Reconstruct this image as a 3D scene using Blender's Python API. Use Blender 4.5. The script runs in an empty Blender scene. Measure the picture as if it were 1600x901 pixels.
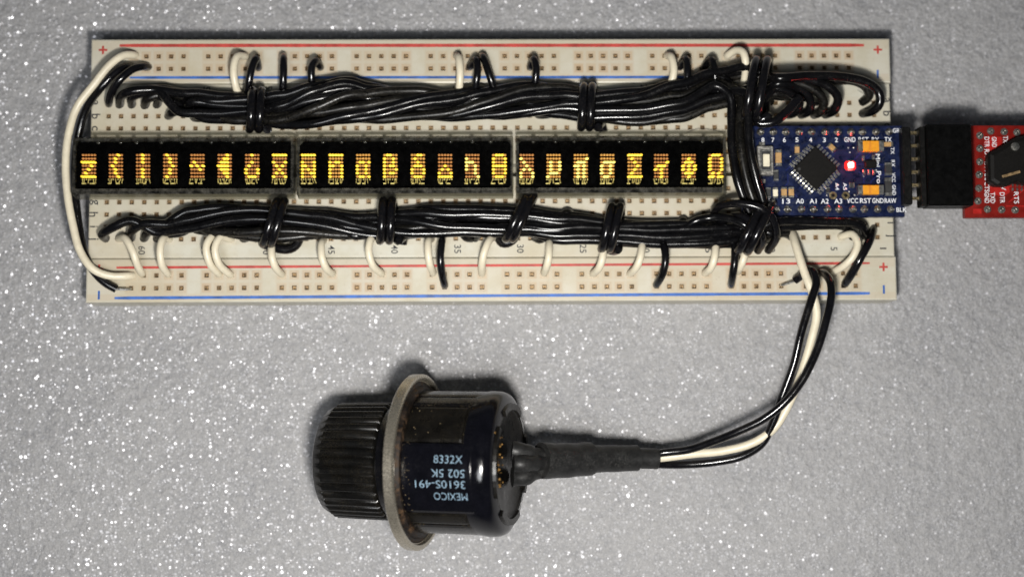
import bpy, math, random
from mathutils import Vector, Matrix, Euler
random.seed(7)
SC = bpy.context.scene
COL = SC.collection
MM = 0.001

# ---------------------------------------------------------------- camera, world, lamp, exposure
CAM_POS = (-0.1, -52.4, 305.5)            # millimetres
CAM_ROT = (math.radians(5.41), math.radians(-0.73), math.radians(-0.26))
FPX = 2292.0                               # focal length in pixels of a 1600 px wide frame
cam = bpy.data.cameras.new('camera'); camo = bpy.data.objects.new('camera', cam); COL.objects.link(camo)
camo.location = Vector(CAM_POS) * MM; camo.rotation_euler = CAM_ROT
cam.sensor_width = 36; cam.lens = FPX / 1600 * 36; cam.clip_start = 0.005; cam.clip_end = 20
cam.dof.use_dof = True; cam.dof.focus_distance = 0.2875; cam.dof.aperture_fstop = 8.5
SC.camera = camo
W = bpy.data.worlds.new("World"); SC.world = W; W.use_nodes = True
W.node_tree.nodes['Background'].inputs[0].default_value = (0.80, 0.88, 1.0, 1)
W.node_tree.nodes['Background'].inputs[1].default_value = 0.05
def area(name, loc, target, size, power, color):
    l = bpy.data.lights.new(name, 'AREA'); l.shape = 'DISK'; l.size = size * MM; l.energy = power; l.color = color
    o = bpy.data.objects.new(name, l); COL.objects.link(o); o.location = Vector(loc) * MM
    o.rotation_euler = (Vector(target) - Vector(loc)).to_track_quat('-Z', 'Y').to_euler()
area('overhead_lamp', (4, -84, 222), (0, -20, 0), 24, 0.64, (1.0, 0.97, 0.92))
area('ceiling_light', (-60, -190, 480), (0, -20, 0), 150, 0.72, (0.95, 0.97, 1.0))
SC.view_settings.view_transform = 'Standard'; SC.view_settings.look = 'None'
SC.view_settings.exposure = 0.0; SC.view_settings.gamma = 1.0
SC.view_settings.use_curve_mapping = False
SC.render.engine = 'CYCLES'

# ---------------------------------------------------------------- from a point of the picture to the plane it lies on
_R = Euler(CAM_ROT).to_matrix()
def P(px, py, z=8.5):
    d = _R @ Vector(((px - 800) / FPX, (450.5 - py) / FPX, -1))
    t = (z - CAM_POS[2]) / d.z
    return Vector((CAM_POS[0] + d.x * t, CAM_POS[1] + d.y * t, z))

# ---------------------------------------------------------------- materials
class NT:
    def __init__(s, name):
        s.m = bpy.data.materials.new(name); s.m.use_nodes = True; s.t = s.m.node_tree
        s.b = s.t.nodes['Principled BSDF']; s.out = s.t.nodes['Material Output']
    def n(s, kind, **kw):
        nd = s.t.nodes.new(kind)
        for k, v in kw.items():
            if k in nd.inputs: nd.inputs[k].default_value = v
            else: setattr(nd, k, v)
        return nd
    def l(s, a, b): s.t.links.new(a, b)
    def coord(s):
        return s.n('ShaderNodeTexCoord').outputs['Object']
    def noise(s, scale, detail=3, rough=0.5, co=None):
        nd = s.n('ShaderNodeTexNoise'); nd.inputs['Scale'].default_value = scale; nd.inputs['Detail'].default_value = detail
        nd.inputs['Roughness'].default_value = rough
        s.l(co or s.coord(), nd.inputs['Vector']); return nd.outputs['Fac']
    def ramp(s, fac, stops):
        r = s.n('ShaderNodeValToRGB'); s.l(fac, r.inputs[0])
        while len(r.color_ramp.elements) < len(stops): r.color_ramp.elements.new(0.5)
        for e, (p, c) in zip(r.color_ramp.elements, stops):
            e.position = p; e.color = (c, c, c, 1) if isinstance(c, (int, float)) else (*c, 1)
        return r.outputs[0]
    def mix(s, fac, a, b):
        m = s.n('ShaderNodeMix', data_type='RGBA')
        if isinstance(fac, (int, float)): m.inputs[0].default_value = fac
        else: s.l(fac, m.inputs[0])
        for sock, v in ((m.inputs[6], a), (m.inputs[7], b)):
            if isinstance(v, tuple): sock.default_value = (*v, 1)
            else: s.l(v, sock)
        return m.outputs[2]
    def math(s, op, a, b=None):
        m = s.n('ShaderNodeMath', operation=op)
        for i, v in enumerate((a, b)):
            if v is None: continue
            if isinstance(v, (int, float)): m.inputs[i].default_value = v
            else: s.l(v, m.inputs[i])
        return m.outputs[0]
    def bump(s, h, strength, dist):
        b = s.n('ShaderNodeBump'); b.inputs['Strength'].default_value = strength; b.inputs['Distance'].default_value = dist
        s.l(h, b.inputs['Height']); s.l(b.outputs[0], s.b.inputs['Normal']); return b

def simple(name, color, rough=0.5, metal=0.0, var=0.15, scale=900, bump=0.0, dust=0.0, dustcol=(0.20, 0.16, 0.11), dscale=2600, emit=None, estr=0, ior=1.5, spec=0.5):
    t = NT(name); co = t.coord()
    n = t.noise(scale, 4, 0.6, co)
    dark = tuple(c * (1 - var) for c in color); light = tuple(min(1, c * (1 + var)) for c in color)
    base = t.mix(t.ramp(n, [(0.3, 0.0), (0.7, 1.0)]), dark, light)
    t.b.inputs['Metallic'].default_value = metal; t.b.inputs['IOR'].default_value = ior; t.b.inputs['Specular IOR Level'].default_value = spec
    rr = t.ramp(n, [(0.3, max(0, rough - 0.08)), (0.75, min(1, rough + 0.10))])
    if dust > 0:
        d1 = t.noise(dscale, 5, 0.75, co); d2 = t.noise(260, 2, 0.5, co)
        mask = t.math('MULTIPLY', t.ramp(d1, [(0.48, 0.0), (0.68, 1.0)]), t.ramp(d2, [(0.36, 0.15), (0.64, 1.0)]))
        mask = t.math('MULTIPLY', mask, dust)
        base = t.mix(mask, base, dustcol)
        rr2 = t.math('ADD', rr, t.math('MULTIPLY', mask, 0.8)); rr = t.math('MINIMUM', rr2, 0.95)
        t.bump(t.math('ADD', d1, t.math('MULTIPLY', n, 0.5)), 0.35, 0.00004)
    elif bump > 0:
        t.bump(n, bump, 0.00005)
    t.l(base, t.b.inputs['Base Color']); t.l(rr, t.b.inputs['Roughness'])
    if emit:
        t.b.inputs['Emission Color'].default_value = (*emit, 1); t.b.inputs['Emission Strength'].default_value = estr
    return t.m

M = {}
M['wire_black'] = simple('black_insulation', (0.0028, 0.0028, 0.0034), 0.20, var=0.3, scale=500, dust=0.20, dustcol=(0.040, 0.034, 0.025), spec=0.36)
M['wire_dusty'] = simple('dusty_black_insulation', (0.004, 0.0038, 0.0035), 0.30, var=0.3, scale=500, dust=0.65, dustcol=(0.055, 0.047, 0.033), spec=0.3)
M['wire_clean'] = simple('clean_black_insulation', (0.003, 0.003, 0.004), 0.18, var=0.3, scale=500, dust=0.06)
M['wire_white'] = simple('cream_insulation', (0.66, 0.60, 0.46), 0.38, var=0.08, scale=500, dust=0.25, dustcol=(0.33, 0.26, 0.16))
M['tin'] = simple('tinned_metal', (0.55, 0.54, 0.50), 0.32, 1.0, var=0.25, scale=2500)
M['gold'] = simple('gold_plated_pin', (0.78, 0.62, 0.34), 0.3, 1.0, var=0.25, scale=2500)
M['solder'] = simple('solder', (0.50, 0.48, 0.43), 0.34, 1.0, var=0.45, scale=3500, bump=0.6)
M['clip'] = simple('brass_contact', (0.30, 0.20, 0.10), 0.45, 0.35, var=0.75, scale=1300, bump=0.8)
M['cavity'] = simple('hole_wall', (0.20, 0.12, 0.06), 0.7, var=0.4, scale=1500)
M['ic'] = simple('chip_epoxy', (0.006, 0.0055, 0.005), 0.5, var=0.25, scale=4000, bump=0.3, dust=0.08, dustcol=(0.07,0.06,0.05), spec=0.15)
M['pcb_blue'] = simple('blue_solder_mask', (0.0042, 0.0085, 0.036), 0.30, var=0.6, scale=700, dust=0.28, dustcol=(0.055, 0.058, 0.07), spec=0.3)
M['trace'] = simple('blue_mask_over_copper', (0.010, 0.016, 0.095), 0.3, var=0.3, spec=0.4)
M['pcb_red'] = simple('red_solder_mask', (0.165, 0.007, 0.0045), 0.38, var=0.3, scale=400, dust=0.12, dustcol=(0.14, 0.05, 0.03), spec=0.25)
M['red_bright'] = simple('red_mask_over_copper', (0.36, 0.010, 0.007), 0.4, var=0.15)
M['silk'] = simple('white_print', (0.74, 0.75, 0.78), 0.6, var=0.12, scale=5000)
M['print_black'] = simple('black_print', (0.025, 0.025, 0.028), 0.6, var=0.3, scale=3000)
M['print_red'] = simple('red_print', (0.40, 0.045, 0.035), 0.5, var=0.3, scale=500)
M['print_blue'] = simple('blue_print', (0.03, 0.11, 0.38), 0.5, var=0.35, scale=500)
M['pot_print'] = simple('pale_blue_print', (0.19, 0.28, 0.36), 0.55, var=0.4, scale=3000)
M['pin_plastic'] = simple('header_plastic', (0.004, 0.004, 0.004), 0.42, var=0.3, dust=0.25, dustcol=(0.06,0.052,0.04), spec=0.15)
M['connector'] = simple('socket_plastic', (0.0015, 0.0015, 0.0015), 0.4, var=0.3, dust=0.03, dustcol=(0.06,0.06,0.06), spec=0.12)
M['tantal'] = simple('orange_tantalum', (0.72, 0.29, 0.015), 0.4, var=0.12, scale=1500)
M['stripe'] = simple('tantalum_band', (0.62, 0.22, 0.015), 0.45)
M['tan'] = simple('tan_ceramic', (0.42, 0.25, 0.10), 0.45, var=0.2)
M['resistor'] = simple('resistor_body', (0.03, 0.03, 0.03), 0.4)
M['steel'] = simple('button_case', (0.48, 0.46, 0.42), 0.36, 0.9, var=0.3, scale=2000, dust=0.3, dustcol=(0.25, 0.22, 0.17))
M['actuator'] = simple('button_plunger', (0.72, 0.66, 0.50), 0.45, var=0.1)
M['red_led'] = simple('lit_red_led', (0.9, 0.3, 0.25), 0.4, emit=(1.0, 0.06, 0.05), estr=130)
M['led_glow'] = simple('red_led_bloom_glow', (0.6, 0.02, 0.015), 0.4, emit=(1.0, 0.012, 0.012), estr=0.9)  # painted bloom: dim red emission standing in for the halo round the die
M['lit'] = simple('lit_yellow_led', (0.9, 0.7, 0.1), 0.4, emit=(1.0, 0.52, 0.0), estr=0.95)
M['litpale'] = simple('lit_pale_yellow_led', (0.9, 0.8, 0.3), 0.4, emit=(1.0, 0.66, 0.04), estr=0.95)
M['unlit_glow'] = simple('unlit_led_painted_glow', (0.42, 0.20, 0.07), 0.45, var=0.5, scale=2500, emit=(1.0, 0.30, 0.02), estr=0.19)  # dots are off; emission paints in light scattered from the lit ones
M['unlit_glow_warm'] = simple('unlit_led_warm_painted_glow', (0.50, 0.27, 0.08), 0.45, var=0.5, scale=2500, emit=(1.0, 0.42, 0.03), estr=0.30)  # same painted scatter, brighter and yellower
M['bond'] = simple('bond_pad_gold_painted_glow', (0.80, 0.60, 0.22), 0.4, 0.6, var=0.5, scale=2500, emit=(1.0, 0.6, 0.1), estr=0.08)  # pads give no light themselves; a faint painted glow is added
M['glassblack'] = simple('black_substrate', (0.0005, 0.0005, 0.0006), 0.25, var=0.4, scale=900, dust=0.01, spec=0.05)
M['pot_black'] = simple('potentiometer_plastic', (0.003, 0.003, 0.0035), 0.20, var=0.3, scale=400, dust=0.35, dustcol=(0.12, 0.09, 0.045))
M['pot_dirty'] = simple('dirty_potentiometer_plastic', (0.003, 0.0027, 0.0024), 0.30, var=0.3, scale=400, dust=0.26, dustcol=(0.085, 0.070, 0.045), dscale=5200, spec=0.28)
M['pot_panel'] = simple('glossy_panel', (0.002, 0.002, 0.0035), 0.13, var=0.3, scale=400, dust=0.05, dustcol=(0.08, 0.08, 0.08))
M['knob'] = simple('knob_plastic', (0.003, 0.003, 0.003), 0.26, var=0.2, scale=300, dust=0.22, dustcol=(0.08, 0.06, 0.03), spec=0.4, dscale=5000)
M['flange'] = simple('nickel_flange', (0.50, 0.455, 0.37), 0.27, 0.85, var=0.12, scale=2600, bump=0.12, dust=0.22, dustcol=(0.24, 0.19, 0.12), dscale=4000)
M['flange_back'] = simple('dirty_flange_back', (0.008, 0.006, 0.005), 0.5, 0.0, var=0.8, scale=350, dust=0.75, dustcol=(0.13, 0.07, 0.03), dscale=600, spec=0.3)
M['flux'] = simple('orange_flux_residue', (0.20, 0.11, 0.03), 0.5, var=0.7, scale=1800, bump=0.8)
M['grain'] = simple('dust_grain', (0.17, 0.125, 0.065), 0.8, var=0.5, scale=1500)
M['shrink'] = simple('heat_shrink', (0.012, 0.012, 0.012), 0.42, var=0.3, scale=700, bump=0.5, dust=0.35, dustcol=(0.07, 0.067, 0.06), spec=0.4)

def board_plastic():
    t = NT('aged_white_plastic'); co = t.coord()
    at = t.n('ShaderNodeAttribute', attribute_name='stain')
    n0 = t.noise(28, 3, 0.6, co); n1 = t.noise(180, 4, 0.6, co); n2 = t.noise(1600, 4, 0.7, co)
    base = t.mix(t.ramp(n1, [(0.35, 0.0), (0.65, 1.0)]), (0.46, 0.43, 0.335), (0.52, 0.505, 0.43))
    st = t.math('MULTIPLY', at.outputs['Fac'], t.ramp(n1, [(0.3, 0.35), (0.7, 1.0)]))
    base = t.mix(st, base, (0.40, 0.245, 0.115))
    base = t.mix(t.ramp(n0, [(0.5, 0.0), (0.75, 0.35)]), base, (0.46, 0.36, 0.22))
    spk = t.ramp(n2, [(0.62, 0.0), (0.74, 0.45)])
    base = t.mix(spk, base, (0.30, 0.25, 0.17))
    t.l(base, t.b.inputs['Base Color'])
    t.b.inputs['Roughness'].default_value = 0.36
    t.b.inputs['Subsurface Weight'].default_value = 0.0
    t.bump(t.math('ADD', n1, t.math('MULTIPLY', n2, 0.3)), 0.12, 0.0001)
    return t.m
M['board'] = board_plastic()

def clear_plastic(name, tint, alpha, rough=0.12, ca=(0.02, 0.02, 0.018), cb=(0.11, 0.105, 0.09), spec=0.5):
    t = NT(name); co = t.coord()
    t.t.nodes.remove(t.b)
    tr = t.n('ShaderNodeBsdfTransparent'); tr.inputs[0].default_value = (*tint, 1)
    df = t.n('ShaderNodeBsdfPrincipled'); df.inputs['Roughness'].default_value = rough; df.inputs['Specular IOR Level'].default_value = spec
    n = t.noise(700, 5, 0.75, co); n2 = t.noise(3000, 3, 0.7, co)
    t.l(t.mix(t.ramp(n, [(0.4, 0.0), (0.66, 1.0)]), ca, cb), df.inputs['Base Color'])
    b = t.n('ShaderNodeBump'); b.inputs['Strength'].default_value = 0.3; b.inputs['Distance'].default_value = 0.00005
    t.l(n2, b.inputs['Height']); t.l(b.outputs[0], df.inputs['Normal'])
    mx = t.n('ShaderNodeMixShader')
    t.l(t.math('ADD', t.ramp(n, [(0.35, alpha), (0.72, min(1, alpha * 1.8))]), 0.0), mx.inputs[0])
    t.l(tr.outputs[0], mx.inputs[1]); t.l(df.outputs[0], mx.inputs[2]); t.l(mx.outputs[0], t.out.inputs[0])
    return t.m
M['clear'] = clear_plastic('clear_housing_plastic', (0.62, 0.61, 0.54), 0.32)
M['lens'] = clear_plastic('clear_lens', (0.97, 0.97, 0.96), 0.02, 0.05, (0.0, 0.0, 0.0), (0.02, 0.02, 0.018), 0.4)

def glitter():
    t = NT('glitter_foam'); co = t.coord()
    big = t.noise(35, 3, 0.5, co); fine = t.noise(1100, 4, 0.7, co); mid = t.noise(330, 3, 0.6, co)
    base = t.mix(t.ramp(big, [(0.35, 0.0), (0.65, 1.0)]), (0.205, 0.207, 0.22), (0.26, 0.26, 0.268))
    base = t.mix(t.ramp(mid, [(0.35, 0.0), (0.7, 0.45)]), base, (0.33, 0.325, 0.325))
    base = t.mix(t.ramp(fine, [(0.35, 0.0), (0.75, 0.6)]), base, (0.42, 0.41, 0.40))
    # scattered flakes: each cell has its own tilt
    warp = t.n('ShaderNodeTexNoise'); warp.inputs['Scale'].default_value = 500; t.l(co, warp.inputs['Vector'])
    vm = t.n('ShaderNodeVectorMath', operation='MULTIPLY_ADD'); t.l(warp.outputs['Color'], vm.inputs[0]); vm.inputs[1].default_value = (0.0006,) * 3; t.l(co, vm.inputs[2])
    nrm = None; masks = []
    for sc_, rad, keep in ((1050, 0.36, 0.40), (1500, 0.40, 0.60), (2300, 0.45, 0.7)):
        v = t.n('ShaderNodeTexVoronoi', feature='F1'); v.inputs['Scale'].default_value = sc_; t.l(vm.outputs[0], v.inputs['Vector'])
        sp = t.n('ShaderNodeSeparateColor'); t.l(v.outputs['Color'], sp.inputs[0])
        m = t.math('MULTIPLY', t.ramp(v.outputs['Distance'], [(rad * 0.45, 1.0), (rad * 1.1, 0.0)]), t.math('LESS_THAN', sp.outputs[2], keep))
        masks.append((m, v.outputs['Color'], sp))
    geo = t.n('ShaderNodeNewGeometry')
    def flake(col, k):
        a = t.n('ShaderNodeVectorMath', operation='SUBTRACT'); t.l(col, a.inputs[0]); a.inputs[1].default_value = (0.5, 0.5, 0.5)
        s_ = t.n('ShaderNodeVectorMath', operation='MULTIPLY'); t.l(a.outputs[0], s_.inputs[0]); s_.inputs[1].default_value = (k, k, 0)
        b = t.n('ShaderNodeVectorMath', operation='ADD'); t.l(geo.outputs['Normal'], b.inputs[0]); t.l(s_.outputs[0], b.inputs[1])
        c = t.n('ShaderNodeVectorMath', operation='NORMALIZE'); t.l(b.outputs[0], c.inputs[0]); return c.outputs[0]
    t.l(base, t.b.inputs['Base Color']); t.b.inputs['Roughness'].default_value = 0.5
    t.bump(t.math('ADD', fine, t.math('MULTIPLY', mid, 2.2)), 0.8, 0.0005)
    prev = t.b.outputs[0]
    clus = t.ramp(t.noise(160, 3, 0.6, co), [(0.34, 0.35), (0.62, 1.0)])
    for (m, col, sp), k, r, w in ((masks[0], 0.95, 0.32, 0.40), (masks[1], 0.95, 0.34, 0.40), (masks[2], 1.1, 0.40, 0.36)):
        g = t.n('ShaderNodeBsdfGlossy'); g.inputs['Roughness'].default_value = r; g.inputs[0].default_value = (0.95, 0.95, 1.0, 1)
        t.l(flake(col, k), g.inputs['Normal'])
        pale = t.n('ShaderNodeBsdfDiffuse'); pale.inputs[0].default_value = (0.55, 0.55, 0.57, 1)
        both = t.n('ShaderNodeMixShader'); both.inputs[0].default_value = 0.27; t.l(pale.outputs[0], both.inputs[1]); t.l(g.outputs[0], both.inputs[2])
        mx = t.n('ShaderNodeMixShader'); t.l(t.math('MULTIPLY', t.math('MULTIPLY', t.math('MULTIPLY', m, clus), w * 2.2), sp.outputs[0]), mx.inputs[0]); t.l(prev, mx.inputs[1]); t.l(both.outputs[0], mx.inputs[2]); prev = mx.outputs[0]
    t.l(prev, t.out.inputs[0]); return t.m
M['glitter'] = glitter()

# ---------------------------------------------------------------- mesh building (all lengths in millimetres, world position unless a matrix is given)
class MB:
    def __init__(s): s.v = []; s.f = []; s.c = None; s.smooth = []
    def add(s, vs, fs, mat=None, smooth=False):
        b = len(s.v)
        s.v += [(mat @ Vector(v)) if mat else Vector(v) for v in vs]
        s.f += [tuple(i + b for i in f) for f in fs]; s.smooth += [smooth] * len(fs)
    def box(s, c, d, rz=0, ch=0.0, mat=None):
        x, y, z = d[0] / 2, d[1] / 2, d[2] / 2
        m = Matrix.Translation(c) @ Matrix.Rotation(rz, 4, 'Z')
        if mat: m = mat @ m
        if ch <= 0:
            vs = [(sx * x, sy * y, sz * z) for sz in (-1, 1) for sx, sy in ((-1, -1), (1, -1), (1, 1), (-1, 1))]
            s.add(vs, [(3, 2, 1, 0), (4, 5, 6, 7), (0, 1, 5, 4), (1, 2, 6, 5), (2, 3, 7, 6), (3, 0, 4, 7)], m)
        else:
            o = [(-x + ch, -y), (x - ch, -y), (x, -y + ch), (x, y - ch), (x - ch, y), (-x + ch, y), (-x, y - ch), (-x, -y + ch)]
            i_ = [(a * (x - ch) / x if abs(a) > x - ch * 1.01 else a, b * (y - ch) / y if abs(b) > y - ch * 1.01 else b) for a, b in o]
            i_ = [(max(-x + ch, min(x - ch, a)), max(-y + ch, min(y - ch, b))) for a, b in o]
            k = 0.999
            vs = [(a, b, -z) for a, b in o] + [(a, b, z - ch) for a, b in o] + [(a * k, b * k, z) for a, b in i_]
            fs = [tuple(range(7, -1, -1)), tuple(range(16, 24))]
            for j in range(8):
                n = (j + 1) % 8
                fs += [(j, n, 8 + n, 8 + j), (8 + j, 8 + n, 16 + n, 16 + j)]
            s.add(vs, fs, m)
    def prism(s, pts, z0, z1, mat=None):
        n = len(pts)
        vs = [(a, b, z0) for a, b in pts] + [(a, b, z1) for a, b in pts]
        s.add(vs, [tuple(range(n - 1, -1, -1)), tuple(range(n, 2 * n))] + [(i, (i + 1) % n, n + (i + 1) % n, n + i) for i in range(n)], mat)
    def lathe(s, prof, seg=48, mat=None, mod=None, caps=True):
        # profile of (x, r) round the local X axis
        vs = []; fs = []
        for k, (x, r) in enumerate(prof):
            for j in range(seg):
                a = 2 * math.pi * j / seg; rr = r + (mod(k, a) if mod else 0)
                vs.append((x, rr * math.cos(a), rr * math.sin(a)))
        for k in range(len(prof) - 1):
            for j in range(seg):
                n = (j + 1) % seg
                fs.append((k * seg + j, (k + 1) * seg + j, (k + 1) * seg + n, k * seg + n))
        if caps:
            fs.append(tuple(range(seg))); fs.append(tuple((len(prof) - 1) * seg + j for j in range(seg - 1, -1, -1)))
        s.add(vs, fs, mat, True)
    def disc(s, c, prof, seg=12, mat=None):
        # profile of (r, z) round the vertical axis at c, from bottom to top
        m = Matrix.Translation(c) @ Matrix(((0, 0, 1, 0), (0, 1, 0, 0), (-1, 0, 0, 0), (0, 0, 0, 1))).inverted()
        m2 = Matrix.Translation(c)
        vs = []; fs = []
        for r, z in prof:
            for j in range(seg):
                a = 2 * math.pi * j / seg; vs.append((r * math.cos(a), r * math.sin(a), z))
        for k in range(len(prof) - 1):
            for j in range(seg):
                n = (j + 1) % seg; fs.append((k * seg + j, k * seg + n, (k + 1) * seg + n, (k + 1) * seg + j))
        fs.append(tuple(range(seg - 1, -1, -1))); fs.append(tuple((len(prof) - 1) * seg + j for j in range(seg)))
        s.add(vs, fs, (mat @ m2) if mat else m2, True)
    def tube(s, pts, r, seg=10, cap=True, rfun=None):
        n = len(pts); T = []
        for i in range(n):
            a = pts[max(0, i - 1)]; b = pts[min(n - 1, i + 1)]; t = (b - a); T.append(t.normalized() if t.length > 1e-9 else Vector((1, 0, 0)))
        up = Vector((0, 0, 1)) if abs(T[0].z) < 0.9 else Vector((1, 0, 0))
        N = (up - T[0] * up.dot(T[0])).normalized(); b0 = len(s.v)
        for i in range(n):
            N = (N - T[i] * N.dot(T[i])); N = N.normalized() if N.length > 1e-6 else Vector((0, 0, 1)); B = T[i].cross(N)
            ri = rfun(i / (n - 1)) * r if rfun else r
            for j in range(seg):
                a = 2 * math.pi * j / seg; s.v.append(pts[i] + (N * math.cos(a) + B * math.sin(a)) * ri)
        for i in range(n - 1):
            for j in range(seg):
                k = (j + 1) % seg
                s.f.append((b0 + i * seg + j, b0 + i * seg + k, b0 + (i + 1) * seg + k, b0 + (i + 1) * seg + j)); s.smooth.append(True)
        if cap:
            s.f.append(tuple(b0 + j for j in range(seg - 1, -1, -1))); s.f.append(tuple(b0 + (n - 1) * seg + j for j in range(seg))); s.smooth += [False, False]

def mesh(name, mb, mat, origin=Vector((0, 0, 0))):
    me = bpy.data.meshes.new(name)
    me.from_pydata([((v - origin) * MM)[:] for v in mb.v], [], mb.f)
    me.polygons.foreach_set('use_smooth', mb.smooth)
    if mb.c is not None:
        a = me.attributes.new('stain', 'FLOAT', 'POINT'); a.data.foreach_set('value', mb.c)
    me.materials.append(mat); me.update()
    if any(mb.smooth): me.set_sharp_from_angle(angle=math.radians(38))
    return me
def tag(o, label=None, cat=None, group=None, kind=None):
    for k, v in (('label', label), ('category', cat), ('group', group), ('kind', kind)):
        if v: o[k] = v
    return o
def thing(name, label, cat, loc=(0, 0, 0), group=None):
    o = bpy.data.objects.new(name, None); COL.objects.link(o); o.location = Vector(loc) * MM; o.empty_display_size = 0.005
    return tag(o, label, cat, group)
def rootof(p):
    while p.parent: p = p.parent
    return p
def part(name, mb, mat, parent, label=None, kind=None, local=False):
    org = Vector((0, 0, 0)) if local else Vector(rootof(parent).location) / MM
    o = bpy.data.objects.new(name, mesh(name, mb, mat, org)); COL.objects.link(o); o.parent = parent
    return tag(o, label, None, None, kind)
def solo(name, mb, mat, label, cat, group=None, kind=None):
    lo = Vector([min(v[i] for v in mb.v) for i in range(3)]); hi = Vector([max(v[i] for v in mb.v) for i in range(3)])
    org = (lo + hi) / 2; org.z = lo.z
    o = bpy.data.objects.new(name, mesh(name, mb, mat, org)); COL.objects.link(o); o.location = org * MM
    return tag(o, label, cat, group, kind)

_tc = {}
def glyphs(s, bold=0.008):
    if s not in _tc:
        cu = bpy.data.curves.new('t', 'FONT'); cu.body = s; cu.align_x = 'CENTER'; cu.align_y = 'CENTER'; cu.size = 1; cu.resolution_u = 3; cu.extrude = 0.012; cu.offset = bold
        o = bpy.data.objects.new('t', cu); COL.objects.link(o)
        dg = bpy.context.evaluated_depsgraph_get(); me = bpy.data.meshes.new_from_object(o.evaluated_get(dg))
        vs = [v.co.copy() for v in me.vertices]; fs = [tuple(p.vertices) for p in me.polygons]
        bpy.data.objects.remove(o); bpy.data.curves.remove(cu); bpy.data.meshes.remove(me)
        xs = [v.x for v in vs]; ys = [v.y for v in vs]
        c = Vector(((min(xs) + max(xs)) / 2, (min(ys) + max(ys)) / 2, 0))
        _tc[s] = ([v - c for v in vs], fs, max(xs) - min(xs), max(ys) - min(ys))
    return _tc[s]
def text(s, pos, h, rot, mat, parent, w=None, name='printed_lettering', m4=None, local=False):
    # h is the height in mm of the lettering, w its length
    vs, fs, W0, H0 = glyphs(s)
    sy = h / glyphs('H')[3]; sx = (w / W0) if w else sy
    m = (m4 if m4 is not None else Matrix.Translation(pos) @ Matrix.Rotation(math.radians(rot), 4, 'Z')) @ Matrix.Diagonal((sx, sy, 1, 1))
    mb = MB(); mb.add([(v.x, v.y, v.z * 1.0 + 0.013) for v in vs], fs, m)
    return part(name, mb, M[mat], parent, local=local)

def spline(cp, step=0.5):
    # Catmull-Rom through control points (Vectors, mm)
    cp = [Vector(c) for c in cp]
    if len(cp) == 2: return [cp[0].lerp(cp[1], i / 4) for i in range(5)]
    q = [cp[0] * 2 - cp[1]] + cp + [cp[-1] * 2 - cp[-2]]; out = []
    for i in range(1, len(q) - 2):
        p0, p1, p2, p3 = q[i - 1:i + 3]; n = max(2, int((p2 - p1).length / step))
        # centripetal
        t0 = 0; t1 = t0 + max((p1 - p0).length, 1e-4) ** 0.5; t2 = t1 + max((p2 - p1).length, 1e-4) ** 0.5; t3 = t2 + max((p3 - p2).length, 1e-4) ** 0.5
        for k in range(n):
            t = t1 + (t2 - t1) * k / n
            a1 = p0 * ((t1 - t) / (t1 - t0)) + p1 * ((t - t0) / (t1 - t0)); a2 = p1 * ((t2 - t) / (t2 - t1)) + p2 * ((t - t1) / (t2 - t1)); a3 = p2 * ((t3 - t) / (t3 - t2)) + p3 * ((t - t2) / (t3 - t2))
            b1 = a1 * ((t2 - t) / (t2 - t0)) + a2 * ((t - t0) / (t2 - t0)); b2 = a2 * ((t3 - t) / (t3 - t1)) + a3 * ((t - t1) / (t3 - t1))
            out.append(b1 * ((t2 - t) / (t2 - t1)) + b2 * ((t - t1) / (t2 - t1)))
    out.append(cp[-1]); return out
def wire(pts, mat, label, group=None, r=0.78, name='jumper_wire', cat='wire', bare=None, seg=12, step=0.6):
    """pts: (px, py, z) seen in the picture with their real height; bare: the stripped end"""
    path = spline([P(*p) for p in pts], step); mb = MB(); mb.tube(path, r, seg)
    if not bare:
        return solo(name, mb, M[mat], label, cat, group)
    c = path[len(path) // 2]
    t = thing(name, label, cat, (c.x, c.y, min(p.z for p in path) - r), group)
    part('insulation', mb, M[mat], t)
    for b in bare:
        m2 = MB(); m2.tube(spline([P(*p) for p in b], 0.5), 0.27, 8); part('bare_conductor', m2, M['tin'], t)
    return t
BT = 8.5

# ---------------------------------------------------------------- the glittering sheet everything lies on
g = MB(); g.add([(-900, -900, 0), (900, -900, 0), (900, 900, 0), (-900, 900, 0)], [(0, 1, 2, 3)])
go = bpy.data.objects.new('glitter_foam_surface', mesh('glitter_foam_surface', g, M['glitter'])); COL.objects.link(go)
tag(go, kind='structure')

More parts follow.
